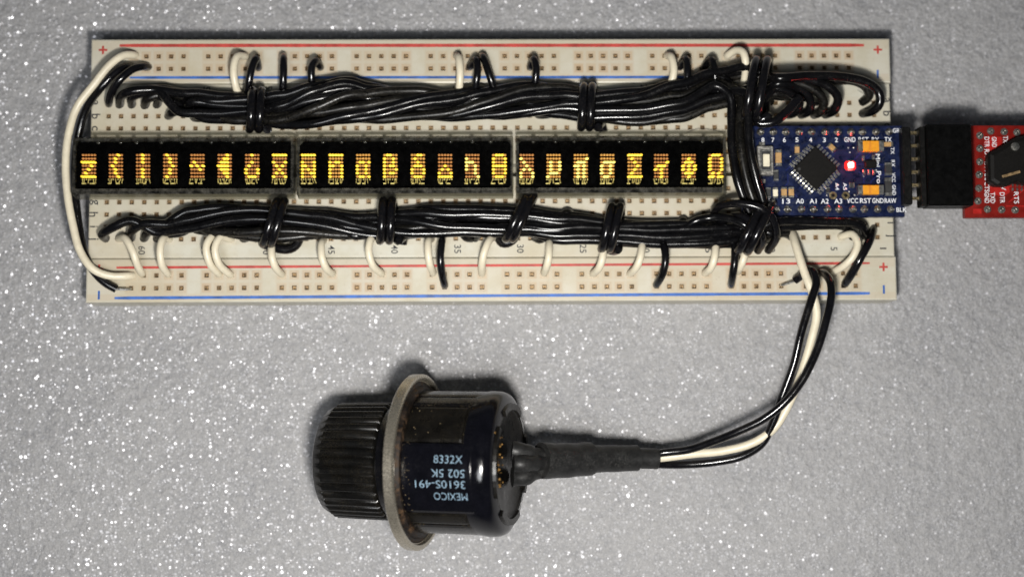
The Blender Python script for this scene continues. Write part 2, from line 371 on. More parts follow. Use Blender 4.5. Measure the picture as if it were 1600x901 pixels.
# ---------------------------------------------------------------- the breadboard
bb = thing('breadboard', 'long yellowed white solderless breadboard with red and blue rail lines under the wires', 'breadboard', (0, 0, 0))
def strip(name, x0, x1, y0, y1, cols, rows, groove=None, depth=1.3, extra=0.0, halo=1.0):
    """cols: list of hole x; rows: list of (y, columns present); makes the top with recessed holes"""
    mb = MB(); mb.c = []; hole = MB(); pw = 1.27; z = BT; ch = 0.35
    def q(vs, st):
        mb.add(vs, [(0, 1, 2, 3)]); mb.c += st if isinstance(st, list) else [st] * 4
    X0, X1, Y0, Y1 = x0 + ch, x1 - ch, y0 + ch, y1 - ch
    ys = sorted([r[0] for r in rows])
    yb = [Y0]; kinds = []
    for y in ys:
        if y - pw > yb[-1] + 0.02: yb.append(y - pw); kinds.append(None)
        yb.append(min(y + pw, Y1)); kinds.append(y)
    if yb[-1] < Y1 - 0.01: yb.append(Y1); kinds.append(None)
    rowcols = {r[0]: r[1] for r in rows}
    for k in range(len(yb) - 1):
        a, b = yb[k], yb[k + 1]
        if kinds[k] is None:
            if groove and a < 0 < b:
                g0, g1 = groove
                q([(X0, a, z), (X1, a, z), (X1, g0, z), (X0, g0, z)], 0.05); q([(X0, g1, z), (X1, g1, z), (X1, b, z), (X0, b, z)], 0.05)
                q([(X0, g0, z), (X1, g0, z), (X1, g0, z - 4), (X0, g0, z - 4)], 0.1); q([(X0, g1, z - 4), (X1, g1, z - 4), (X1, g1, z), (X0, g1, z)], 0.1)
                q([(X0, g0, z - 4), (X1, g0, z - 4), (X1, g1, z - 4), (X0, g1, z - 4)], 0.1)
            else:
                q([(X0, a, z), (X1, a, z), (X1, b, z), (X0, b, z)], [extra, extra, extra, extra])
            continue
        yc = kinds[k]; xs = sorted(rowcols[yc]); xp = X0
        for x in xs:
            if x - pw > xp + 0.02: q([(xp, a, z), (x - pw, a, z), (x - pw, b, z), (xp, b, z)], 0.06)
            sq = lambda w, zz: [(x - w, yc - w, zz), (x + w, yc - w, zz), (x + w, yc + w, zz), (x - w, yc + w, zz)]
            j = random.uniform(0.6, 1.1)
            outer = [(x - pw, a, z), (x + pw, a, z), (x + pw, b, z), (x - pw, b, z)]
            rings = [(outer, 0.08 + extra * .5), (sq(0.95, z), 0.12 + extra), (sq(0.84, z), min(1, (0.40 * j + extra) * halo)), (sq(0.50, z), 0.62 * j * (0.35 + 0.65 * halo)), (sq(0.38, z - 0.22), 0.85)]
            for (r0, s0), (r1, s1) in zip(rings, rings[1:]):
                for i in range(4):
                    n = (i + 1) % 4; q([r0[i], r0[n], r1[n], r1[i]], [s0, s0, s1, s1])
            r0 = sq(0.38, z - 0.22); r1 = sq(0.38, z - depth)
            hb = len(hole.v)
            for i in range(4):
                n = (i + 1) % 4; hole.add([r0[i], r0[n], r1[n], r1[i]], [(0, 1, 2, 3)])
            xp = x + pw
        if xp < X1: q([(xp, a, z), (X1, a, z), (X1, b, z), (xp, b, z)], 0.06)
    # rounded rim and walls
    ring = [(X0, Y0), (X1, Y0), (X1, Y1), (X0, Y1)]; out = [(x0, y0), (x1, y0), (x1, y1), (x0, y1)]
    mid = [(X0 - ch * .7, Y0 - ch * .7), (X1 + ch * .7, Y0 - ch * .7), (X1 + ch * .7, Y1 + ch * .7), (X0 - ch * .7, Y1 + ch * .7)]
    lv = [(ring, z), (mid, z - ch * .3), (out, z - ch), (out, 0.05)]
    for (r0, za), (r1, zb) in zip(lv, lv[1:]):
        for i in range(4):
            n = (i + 1) % 4; q([(*r0[i], za), (*r1[i], zb), (*r1[n], zb), (*r0[n], za)], 0.03)
    q([(x0, y0, 0.05), (x0, y1, 0.05), (x1, y1, 0.05), (x1, y0, 0.05)], 0)
    o = part(name, mb, M['board'], bb)
    part('hole_walls', hole, M['cavity'], o, kind='stuff')
    cl = MB()
    for y, xs in rows:
        for x in xs:
            d = random.uniform(0.75, 1.15)
            cl.add([(x - .40, yc2, zz) for yc2, zz in ((y - .4, BT - depth), (y + .4, BT - depth))] + [(x + .40, y + .4, BT - depth), (x + .40, y - .4, BT - depth)], [(0, 3, 2, 1)])
            cl.box((x - 0.22, y, BT - d), (0.2, 0.66, 0.5), random.uniform(-.2, .2)); cl.box((x + 0.22, y, BT - d - 0.1), (0.2, 0.66, 0.5), random.uniform(-.2, .2))
    part('contact_clips', cl, M['clip'], o, kind='stuff')
    return o
XC = [(32 - c) * 2.54 for c in range(1, 64)]
yT = P(770, 61).y; yS1 = P(770, 130.5).y; yS2 = P(770, 402).y; yB = P(770, 470.5).y
XL, XR = -82.6, 82.4
TR = []
for y in (13.97, 11.43, 8.89, 6.35, 3.81, -3.81, -6.35, -8.89, -11.43, -13.97): TR.append((y, XC))
ts = strip('terminal_strip', XL + 0.25, XR - 0.25, yS2 + 0.04, yS1 - 0.04, XC, TR, (-1.3, 1.3), halo=0.3)
def railcols(pxa, pxb, py):
    a = P(pxa, py).x; b = P(pxb, py).x; st = (b - a) / 58
    return [a + st * k for k in range(59) if k % 6 != 5]
rt = strip('upper_power_rail', XL, XR, yS1 + 0.04, yT, None, [(P(770, 87.3).y, railcols(209, 1326, 87)), (P(770, 106.7).y, railcols(208.7, 1326.5, 107))], extra=0.26)
rb = strip('lower_power_rail', XL, XR, yB, yS2 - 0.04, None, [(P(770, 428.2).y, railcols(204.8, 1337, 428)), (P(770, 448.0).y, railcols(204.5, 1337.5, 448))], extra=0.26)
def line(parent, a, b, w, mat, name):
    p, q = P(*a), P(*b); n = max(2, int((q - p).length / 3)); d = (q - p).normalized(); s_ = Vector((-d.y, d.x, 0)); mb = MB()
    vs = []; fs = []
    for i in range(n + 1):
        c = p.lerp(q, i / n); ww = w / 2 * random.uniform(0.90, 1.06)
        if i in (0, n): ww *= 0.75
        vs += [c + s_ * ww + Vector((0, 0, .025)), c - s_ * ww + Vector((0, 0, .025))]
    fs = [(2 * i, 2 * i + 1, 2 * i + 3, 2 * i + 2) for i in range(n)]
    mb.add(vs, fs); part(name, mb, M[mat], parent)
line(rt, (187, 71.5), (1350, 71), 0.72, 'print_red', 'red_line')
line(rt, (203, 121.5), (1345, 120.5), 0.55, 'print_blue', 'blue_line')
line(rb, (182, 418), (1359, 411), 0.52, 'print_red', 'red_line')
line(rb, (179, 465.5), (1359, 458), 0.62, 'print_blue', 'blue_line')
def sign(parent, px, py, plus, mat):
    c = P(px, py); mb = MB(); z = BT + 0.02
    mb.box((c.x, c.y, z), (0.42, 1.75, 0.03))
    if plus: mb.box((c.x, c.y, z + 0.006), (1.75, 0.42, 0.03))
    part('plus_sign' if plus else 'minus_sign', mb, M[mat], parent)
sign(rt, 161, 78.5, True, 'print_red'); sign(rt, 1371.5, 78, True, 'print_red'); sign(rt, 161, 116, False, 'print_blue'); sign(rt, 1371.5, 116, False, 'print_blue')
sign(rb, 155, 420, True, 'print_red'); sign(rb, 1380.5, 417, True, 'print_red'); sign(rb, 154.5, 461, False, 'print_blue'); sign(rb, 1381, 452, False, 'print_blue')
for s, x, y in (('60', 221.5, 391), ('55', 320, 391), ('50', 416, 391), ('45', 518, 390), ('40', 616.5, 389.5), ('35', 715, 389), ('30', 813, 388.5), ('25', 911, 388.5), ('20', 1010, 388), ('15', 1107, 388), ('10', 1206, 387.5), ('5', 1303, 388.5), ('1', 1380, 388),
                ('60', 222, 143), ('55', 323, 142), ('50', 420, 141), ('45', 519, 141), ('40', 617, 141), ('35', 713, 141), ('30', 810, 140), ('25', 907, 140), ('20', 1006, 138.5), ('15', 1102, 138), ('10', 1196, 138), ('5', 1292, 138)):
    text(s, P(x, y), 1.35, -90, 'print_black', ts, w=1.75 if len(s) == 2 else (0.3 if s == '1' else 0.75), name='printed_number')
for s, x, y in (('a', 148.5, 161), ('b', 150, 182), ('c', 148, 200.5), ('d', 148, 220), ('g', 146.5, 316), ('h', 146.5, 335), ('i', 146.5, 354), ('j', 145.5, 373), ('a', 1385.5, 157), ('b', 1386.5, 177.5), ('c', 1386, 196), ('i', 1393, 348), ('j', 1392, 368)):
    text(s, P(x, y), 1.75, -90, 'print_black', ts, name='printed_letter')

# ---------------------------------------------------------------- the three dot-matrix displays
PAT = """00000/00000/11111/00010/00100/01000/11111
00010/00100/00100/01000/00100/00100/00010
00100/00100/00100/00000/00100/00100/00100
01000/00100/00100/00010/00100/00100/01000
00000/00000/01000/10101/00010/00000/00000
00010/00110/01110/11110/01110/00110/00010
00100/00000/00100/01000/10001/10001/01110
11111/00000/10001/01010/00100/01010/10001
11111/00000/10001/11001/10101/10011/10001
11111/00000/10110/11001/10001/10001/10001
00000/00000/01101/10010/10010/10010/01101
01100/10010/10010/10110/10001/10110/10000
00110/01000/00100/01110/10001/10001/01110
00000/00000/00000/00100/01010/10001/11111
00000/10000/11100/10010/10010/00010/00001
01110/10001/10001/11111/10001/10001/01110
00000/10000/01000/00100/01010/10001/10001
00000/00000/01001/01001/01001/01110/10000
00000/00001/01110/11010/01010/01010/01010
00000/00000/01111/10010/10010/10010/01100
11111/01000/00100/00010/00100/01000/11111
00000/00000/00001/01110/10100/00100/00100
00000/00100/01110/10101/10101/01110/00100
01110/10001/10001/10001/10001/01010/11011""".split()
CX = [139, 181, 223.5, 266, 308.5, 351, 394, 437, 482, 525, 567.5, 610, 653, 695.5, 738, 780, 823, 865, 907.5, 949, 991.5, 1033, 1076, 1118]
ZL, ZT = 13.6, 15.0       # height of the light dots, height of the clear top
MODS = ((114, 459, 'leftmost of three black dot-matrix display modules, overhanging the left board edge'),
        (464, 802, 'middle one of the three black dot-matrix display modules glowing yellow'),
        (806, 1134, 'rightmost of three black dot-matrix display modules, beside the blue circuit board'))
for mi, (xa, xb, lab) in enumerate(MODS):
    a = P(xa, 224, ZT); b = P(xb, 224, ZT); yt = P(600, 216, ZT).y; yb_ = P(600, 302, ZT).y
    t = thing('dot_matrix_display', lab, 'display module', ((a.x + b.x) / 2, (yt + yb_) / 2, BT), 'dot-matrix display modules in a row')
    X0, X1 = a.x, b.x; H = MB(); bev = 0.9
    # clear housing: sloped skirt, flat rim round the window
    lo = [(X0, yb_ - bev * .6), (X1, yb_ - bev * .6), (X1, yt + bev * 1.1), (X0, yt + bev * 1.1)]
    mid = [(X0, yb_ - .05), (X1, yb_ - .05), (X1, yt + .05), (X0, yt + .05)]
    rim = 1.05; win = [(X0 + .55, yb_ + rim), (X1 - .55, yb_ + rim), (X1 - .55, yt - .45), (X0 + .55, yt - .45)]
    lv = [(lo, 10.9), (lo, 11.9), (mid, ZT), (win, ZT), (win, ZT - 0.9)]
    for (r0, za), (r1, zb) in zip(lv, lv[1:]):
        for i in range(4):
            n = (i + 1) % 4; H.add([(*r0[i], za), (*r0[n], za), (*r1[n], zb), (*r1[i], zb)], [(0, 1, 2, 3)])
    part('clear_housing', H, M['clear'], t)
    S = MB(); c1 = 0.8
    sub = [(X0 + .3 + c1, yb_ + 1.1), (X1 - .3 - c1, yb_ + 1.1), (X1 - .3, yb_ + 1.1 + c1), (X1 - .3, yt - .4 - c1), (X1 - .3 - c1, yt - .4), (X0 + .3 + c1, yt - .4), (X0 + .3, yt - .4 - c1), (X0 + .3, yb_ + 1.1 + c1)]
    if mi == 0: sub = [(x, y) for x, y in sub]
    S.prism(sub, 10.6, ZL - 0.15); part('black_substrate', S, M['glassblack'], t)
    # base carrier and pins
    S = MB(); S.box(((X0 + X1) / 2, (yt + yb_) / 2, 10.3), (X1 - X0 - .4, yt - yb_ - 1.5, 0.6)); part('carrier', S, M['pin_plastic'], t)
    S = MB(); px_ = X0 + 3
    while px_ < X1 - 2:
        for yy in (3.81, -3.81):
            col = round(px_ / 2.54) * 2.54; S.box((col, yy, 9.2), (0.5, 0.35, 2.6))
        px_ += 2.54
    part('pins', S, M['tin'], t, kind='stuff')
    # dark tabs showing along the lower rim
    for k in range(10):
        S = MB(); w = (X1 - X0 - 3) / 10; xx = X0 + 1.5 + w * (k + .5)
        S.box((xx, yb_ + 0.55, 13.2), (w * random.uniform(.5, .8), 0.5, 0.5)); part('rim_tab', S, M['glassblack'], t)
    for k in range(9):
        S = MB(); w = (X1 - X0 - 4) / 9; xx = X0 + 2 + w * (k + random.uniform(.3, .7)); S.disc((xx, yt - .42, ZL - .1), [(0.42, 0), (0.36, .2), (0.18, .3)], 10); part('mould_bump', S, M['clear'], t)
    L = MB(); L.add([(win[0][0], win[0][1], ZT - .3), (win[1][0], win[1][1], ZT - .3), (win[2][0], win[2][1], ZT - .3), (win[3][0], win[3][1], ZT - .3)], [(0, 1, 2, 3)])
    L.box(((win[0][0] + win[1][0]) / 2, (win[0][1] + win[2][1]) / 2, ZT - .35), (win[1][0] - win[0][0] - .02, win[2][1] - win[0][1] - .02, .3)); L.v = L.v[4:]; L.f = [tuple(i - 4 for i in f) for f in L.f[1:]]; L.smooth = L.smooth[1:]
    part('window', L, M['lens'], t)
    for ci in range(mi * 8, mi * 8 + 8):
        cx = CX[ci]; rows = PAT[ci].split('/'); lit = MB(); off = MB(); bw = MB(); pale = (16 <= ci <= 19 or 14 <= ci < 15)
        dx = 4.55; dy = 5.75
        lean = (cx - 640) / 640
        for r in range(7):
            for c in range(5):
                p = P(cx + (c - 2) * dx, 242.3 + r * 5.62, ZL)
                on = rows[r][c] == '1'
                # each dot is a small moulded lens; those at the ends of the row lean as the magnifier bends them
                rx = 0.36 if on else 0.285; ry = 0.27 if on else 0.24
                if on and abs(lean) > 0.3: rx *= 1.0 + 0.42 * abs(lean)
                m4 = Matrix.Translation(p + Vector((0.12 * lean if on else 0, 0, 0))) @ Matrix.Rotation(math.radians(22 * lean if on else 0), 4, 'Z') @ Matrix.Diagonal((rx, ry, 0.2, 1))
                (lit if on else off).disc((0, 0, 0), [(1, -.6), (0.93, .45), (0.55, .85)], 10, m4)
                if not on:
                    pass
        ch_ = off; o = part('character', off, M['unlit_glow_warm' if ci in (8, 9, 10, 11, 12, 15, 17, 18, 19, 20) else 'unlit_glow'], t)
        if lit.v: part('lit_dots', lit, M['litpale' if pale else 'lit'], o)
        rnd = random.Random(ci)
        for k in range(7):
            x = cx - 10.5 + k * 3.4; y = 282.0
            a_ = P(x + rnd.uniform(-.8, .8), 280.4, ZL); b_ = P(x + rnd.uniform(-2.2, 2.2), 286.5, ZL)
            if rnd.random() < 0.8: bw.tube([a_, a_.lerp(b_, .5) + Vector((0, 0, .12)), b_], rnd.uniform(.07, .13), 5)
            bw.disc(a_, [(.17, -.05), (.14, .1)], 6)
        for k in range(2):
            a_ = P(cx - 9 + k * 11 + rnd.uniform(-1, 4), 286.8, ZL); bw.box(a_, (rnd.uniform(.5, 1.1), .26, .16), 0)
        part('bond_pads', bw, M['bond'], o)

# ---------------------------------------------------------------- bundles of wire
def catm(st, x):
    # smooth interpolation of the stations (x, ...) at x
    if x <= st[0][0]: return st[0][1:]
    for a, b in zip(st, st[1:]):
        if x <= b[0]:
            u = (x - a[0]) / (b[0] - a[0]); u = u * u * (3 - 2 * u)
            return tuple(p + (q - p) * u for p, q in zip(a[1:], b[1:]))
    return st[-1][1:]
def strand(st, i, phi, rho, x0, x1, twist, rw=6.0, base=BT, rev=False):
    rnd = random.Random(i * 17 + int(phi * 10)); out = []; n = max(3, int(abs(x1 - x0) / 17))
    ph = [rnd.uniform(0, 6.28) for _ in range(4)]
    for k in range(n + 1):
        x = x0 + (x1 - x0) * k / n; yc, hw = catm(st, x)[:2]
        e = hw - rw; a = phi + twist(x) + 0.22 * math.sin(x / 71 + ph[0]); rr = rho * (1 + 0.08 * math.sin(x / 37 + ph[1]))
        hz = 0.62 * e / 7.6
        zc = base + 0.9 + hz + 0.8
        y = yc + e * rr * math.cos(a) + 0.8 * math.sin(x / 23 + ph[2]); z = zc + hz * rr * math.sin(a)
        out.append((x, y, max(base + 0.8, z)))
    return out
UP = [(175, 163, 12), (205, 155, 16), (235, 152, 22), (300, 164, 26), (350, 170, 25), (403, 171, 25), (440, 170, 30), (490, 163, 38), (540, 158, 38), (580, 162, 31), (640, 163, 26), (700, 166, 25), (760, 160, 27), (820, 156, 27), (880, 158, 26), (920, 165, 26), (1000, 167, 29), (1060, 158, 33), (1120, 138, 34), (1165, 128, 33), (1195, 135, 26)]
utw = lambda x: x / 120.0 + 0.5 * math.sin(x / 110)
G_UP = 'black wires of the upper bundle'
# wires of the upper bundle: left ends in rows a, b and c of the left columns
left_ends = [[(187, 165, 8), (190, 150, 11.5), (205, 143, 13)], [(206, 165, 8), (207, 152, 11), (220, 146, 12)], [(226, 166, 8), (232, 154, 11)], [(245, 165, 8), (252, 152, 11)],
             [(263, 182, 8), (270, 176, 10.5), (285, 172, 11)], [(303, 184, 8), (312, 184, 10.2), (330, 182, 11)], [(225, 146, 9.4), (245, 140, 12)], [(283, 166, 8), (292, 158, 11)], [(303, 166, 8), (312, 160, 11)], [(322, 166, 8), (332, 160, 11)], [(362, 184, 8), (372, 184, 10)]]
right_tails = {
    0: [(1215, 122, 17), (1260, 119, 16), (1320, 121, 15), (1356, 130, 14.3), (1374, 146, 13.6), (1374, 163, 13), (1364, 173, 11.5), (1347, 178, 8.2)],
    1: [(1215, 121, 16), (1258, 124, 15.5), (1292, 134, 15), (1309, 152, 14), (1305, 171, 12), (1289, 180, 8.2)],
    2: [(1213, 126, 15), (1248, 130, 15), (1275, 142, 14.5), (1287, 158, 13.5), (1284, 173, 12), (1271, 180, 8.2)],
    3: [(1213, 131, 16), (1240, 134, 15), (1260, 146, 14), (1267, 160, 13), (1263, 174, 11), (1251, 180, 8.2)],
    4: [(1212, 137, 14.5), (1230, 143, 14), (1245, 154, 13), (1248, 168, 12), (1240, 177, 10), (1231, 180, 8.2)],
    5: [(1213, 146, 13), (1238, 151, 12.5), (1262, 146, 12.5), (1285, 132, 12), (1330, 126, 11.6), (1352, 136, 11), (1358, 150, 10), (1346, 160.5, 8.2)],
    6: [(1213, 150, 12.0), (1240, 150, 12), (1262, 153, 11), (1275, 160, 8.2)]}
tail_lab = {0: 'black wire arching furthest right and hooking down beside the printed b', 1: 'black wire of the upper bundle hooking into row b, rightmost of the four close hooks',
            2: 'black upper-bundle wire hooking into row b, second from right of the close hooks', 3: 'black upper-bundle wire hooking into row b, third from right of the close hooks',
            4: 'black wire of the upper bundle hooking into row b, leftmost of the close hooks', 5: 'lower dusty black wire running under the furthest right arch into row a', 6: 'short black wire tip showing inside the hooks right of the upper tie'}
down_tails = {7: [(1140, 150, 15), (1143, 185, 14.5), (1144, 230, 15), (1152, 280, 15), (1165, 318, 14), (1172, 345, 13), (1150, 362, 12)],
              8: [(1156, 150, 15), (1156, 190, 16), (1158, 235, 16.4), (1168, 285, 16), (1180, 322, 15), (1185, 350, 13.5), (1165, 372, 12)],
              9: [(1168, 148, 17), (1169, 185, 17.4), (1171, 230, 17.2), (1182, 280, 16.4), (1194, 322, 15), (1196, 352, 13.5), (1180, 378, 12)],
              10: [(1180, 155, 16), (1162, 195, 14.5), (1150, 240, 14.5), (1158, 290, 14.5), (1172, 330, 12.5), (1160, 352, 11)]}
for i in range(11):
    if i < 8: phi, rho = i * 2 * math.pi / 8, 1.0
    else: phi, rho = (i - 8) * 2.1 + .5, 0.38
    xs = left_ends[i][-1][0] + 34
    xe = 1190 if i in right_tails else 1118
    body = strand(UP, i, phi, rho, xs, xe, utw)
    tail = right_tails.get(i) or down_tails[i]
    lab = tail_lab.get(i, 'black upper-bundle wire turning down beside the blue board, %s of the four' % {7: 'leftmost', 9: 'rightmost', 8: 'third from left', 10: 'second from left'}.get(i, ''))
    wire(left_ends[i] + body + tail, 'wire_dusty' if i % 3 == 2 else 'wire_black', lab, G_UP, 0.93, 'bundled_wire')

LO = [(205, 356, 16), (240, 351, 21), (290, 346, 24), (340, 345, 25), (400, 348, 27), (440, 350, 27), (500, 351, 24), (560, 354, 20), (600, 352, 21), (680, 347, 26), (740, 344, 25), (815, 346, 23), (880, 356, 24), (960, 362, 22), (1040, 366, 21), (1110, 367, 22), (1180, 366, 20)]
ltw = lambda x: 1.1 * math.cos((x - 400) / 130.0) + 0.3 * math.sin(x / 70 + 1)
G_LO = 'black wires of the lower bundle'
lleft = [[(166, 373, 8), (160, 366, 11), (175, 356, 12.6), (205, 345, 13)], [(205, 373, 8), (207, 360, 11.4), (225, 350, 13)], [(225, 373, 8), (232, 362, 11), (250, 356, 12)], [(245, 373, 8), (256, 366, 10.6), (285, 362, 11.4)],
         [(303, 354, 8), (312, 350, 11)], [(264, 354, 8), (272, 345, 11.5)], [(284, 354, 8), (292, 346, 11)], [(380, 373, 8), (392, 368, 10.6)], [(400, 373, 8), (412, 366, 11)]]
lright = {0: (1168, [(1200, 350, 14), (1240, 345, 13.4), (1290, 346, 13), (1330, 348, 12.6), (1347, 354, 12), (1350, 362, 10.5), (1351, 369, 8.2)], 'black wire running right along the lower edge of the blue board'),
          1: (1168, [(1200, 358, 12), (1235, 354, 11.6), (1280, 352, 11), (1320, 354, 10.4), (1332, 370, 8.2)], 'second black wire under the lower edge of the blue board'),
          2: (1180, [(1205, 365, 12), (1225, 364, 10.6), (1238, 370, 8.2)], 'short black wire end leaving the lower knot to the right'),
          3: (1150, [(1180, 372, 12), (1196, 374, 10), (1200, 371, 8.2)], None),
          4: (1150, [(1170, 352, 12), (1180, 351, 8.2)], None),
          5: (868, [(884, 334, 11.6), (893, 334, 8.4)], 'dusty black wire of the lower bundle cut short between second-right and third-right ties'),
          6: (1050, [(1066, 346, 11), (1072, 350, 8.2)], 'dusty black wire of the lower bundle ending near the printed 15'),
          7: (712, [(728, 370, 10.2), (737, 372, 8.2)], 'dusty black wire end slipping out of the lower bundle by the printed 35'),
          8: (1150, [(1175, 362, 12), (1190, 364, 9)], None)}
for i in range(9):
    if i < 7: phi, rho = i * 2 * math.pi / 7 + .4, 1.0
    else: phi, rho = (i - 7) * 3.0 + .5, 0.4
    xe, tail, lab = lright[i]
    body = strand(LO, i + 30, phi, rho, lleft[i][-1][0] + 40, xe, ltw)
    wire(lleft[i] + body + tail, 'wire_dusty' if i in (5, 6, 7) else 'wire_black', lab or 'black wire hidden along the lower bundle under the displays', G_LO, 0.93, 'bundled_wire')
# extra strands that start midway
for i, (xs, st, xe, end, lab) in enumerate(((748, [(742, 372, 8.4), (750, 364, 10.6)], 1150, [(1170, 358, 12), (1182, 360, 9)], 'black wire joining the lower bundle just left of the printed 30'),
                                            (842, [(836, 371, 8.4), (846, 373, 10.4)], 1120, [(1150, 380, 11), (1165, 380, 9)], 'black wire joining the lower bundle between the printed 30 and 25'),
                                            (520, [(520, 340, 8.4), (530, 338, 11)], 1150, [(1170, 350, 13), (1180, 350, 9)], 'black wire joining the lower bundle above the printed 45'))):
    wire(st + strand(LO, 50 + i, 2.0 + i * 2, 0.95, xs + 30, xe, ltw) + end, 'wire_black', lab, G_LO, 0.93, 'bundled_wire')
wire([(840, 180, 8.2), (850, 180, 10.4)] + strand(UP, 71, 0.2, 1.0, 880, 1150, lambda x: 0.0) + [(1185, 150, 12), (1205, 160, 9)], 'wire_dusty', 'dusty black wire joining the upper bundle from row b left of its second tie', G_UP, 0.8, 'bundled_wire')

for i, (x0, x1, ph_) in enumerate(((330, 1130, 1.2), (380, 1125, 3.6), (300, 1110, 5.2))):
    wire([(x0 - 14, 176, 8.6)] + strand(UP, 90 + i, ph_, 0.72, x0, x1, utw) + [(x1 + 22, 150, 12), (x1 + 36, 156, 10)], 'wire_dusty' if i == 1 else 'wire_black', ('black wire in the core of the upper bundle, starting at its left tie', 'dusty black wire in the core of the upper bundle above the displays', 'black wire in the core of the upper bundle, starting by the printed 55')[i], G_UP, 0.93, 'bundled_wire')
for i, (x0, x1, ph_) in enumerate(((330, 1140, 0.6), (430, 1150, 3.2))):
    wire([(x0 - 14, 352, 8.6)] + strand(LO, 95 + i, ph_, 0.68, x0, x1, ltw) + [(x1 + 24, 362, 11)], 'wire_black', ('black wire in the core of the lower bundle, starting left of its first tie', 'black wire in the core of the lower bundle, starting at its first tie')[i], G_LO, 0.93, 'bundled_wire')
def tie(cx, cy, hw, lab, group, turns=2, pitch=13, slant=0, hz=None, z0=BT, tail=None, head=None, ph=0.0, r=0.92):
    """a wire wound round a bundle; the turns advance along it"""
    e = hw; hz = hz or 0.66 * hw / 7.6 + 0.8; zc = z0 + 0.85 + hz; pts = list(head or [])
    n = int(turns * 14)
    for k in range(n + 1):
        a = ph + 2 * math.pi * k / 14; x = cx + (k / n - .5) * pitch * turns + slant * math.cos(a)
        pts.append((x, cy + e * math.cos(a), zc + hz * math.sin(a)))
    pts += list(tail or [])
    wire(pts, 'wire_clean', lab, group, r, 'wire_tie', 'wire tie', seg=12, step=0.5)
GT = 'twisted wire ties round the bundles'
tie(403, 172, 30, 'double-turn black wire tie near the left end of the upper bundle', GT, 2.0, 14, 1, tail=[(414, 200, 9.6)], head=[])
tie(920, 167, 32, 'double-turn black wire tie right of middle on the upper bundle', GT, 2.0, 13, 1, tail=[(940, 196, 9.6), (943, 206, 9.4)])
tie(1186, 140, 46, 'big shiny black wire tie where the upper bundle splits above the blue board', GT, 2.1, 17, -5, hz=5.2, tail=[(1185, 192, 16), (1208, 191, 16.5), (1228, 176, 16.6), (1250, 152, 16)])
tie(428, 348, 33, 'loose black wire tie with a trailing loop, leftmost on the lower bundle', GT, 1.5, 12, -8, head=[(470, 368, 10), (462, 384, 10.2), (448, 390, 10.6)])
tie(607, 345, 31, 'double-turn black wire tie with a cut stub, above the printed 40', GT, 2.0, 14, 1, tail=[(630, 372, 10), (629, 381, 9.4)])
tie(812, 340, 33, 'slanted black wire tie looping round the lower bundle at the printed 30', GT, 1.5, 10, -14, tail=[(800, 376, 10.5), (785, 380, 10), (778, 370, 9.6)])
tie(958, 356, 33, 'knotted double black wire tie on the lower bundle left of the pot wires', GT, 2.0, 13, -5, tail=[(956, 392, 10.4), (944, 384, 10)])
tie(1180, 356, 37, 'large slanted black wire tie at the right end of the lower bundle', GT, 1.5, 15, -16, hz=4.6)
wire([(1200, 392, 10), (1213, 370, 14), (1207, 342, 17), (1185, 324, 18), (1152, 318, 17), (1124, 322, 14), (1115, 334, 12), (1125, 342, 12), (1158, 338, 15.5), (1182, 352, 17), (1192, 374, 15), (1184, 392, 11)], 'wire_clean', 'black wire looped over the right end of the lower bundle in a knot', None, 0.82, 'wire_tie', 'wire tie')
wire([(1062, 364, 11), (1085, 346, 13), (1110, 340, 13.4), (1140, 341, 15), (1165, 352, 16), (1178, 366, 15)], 'wire_black', 'black wire rising out of the lower bundle into its right-hand knot', None, 0.82, 'bundled_wire')

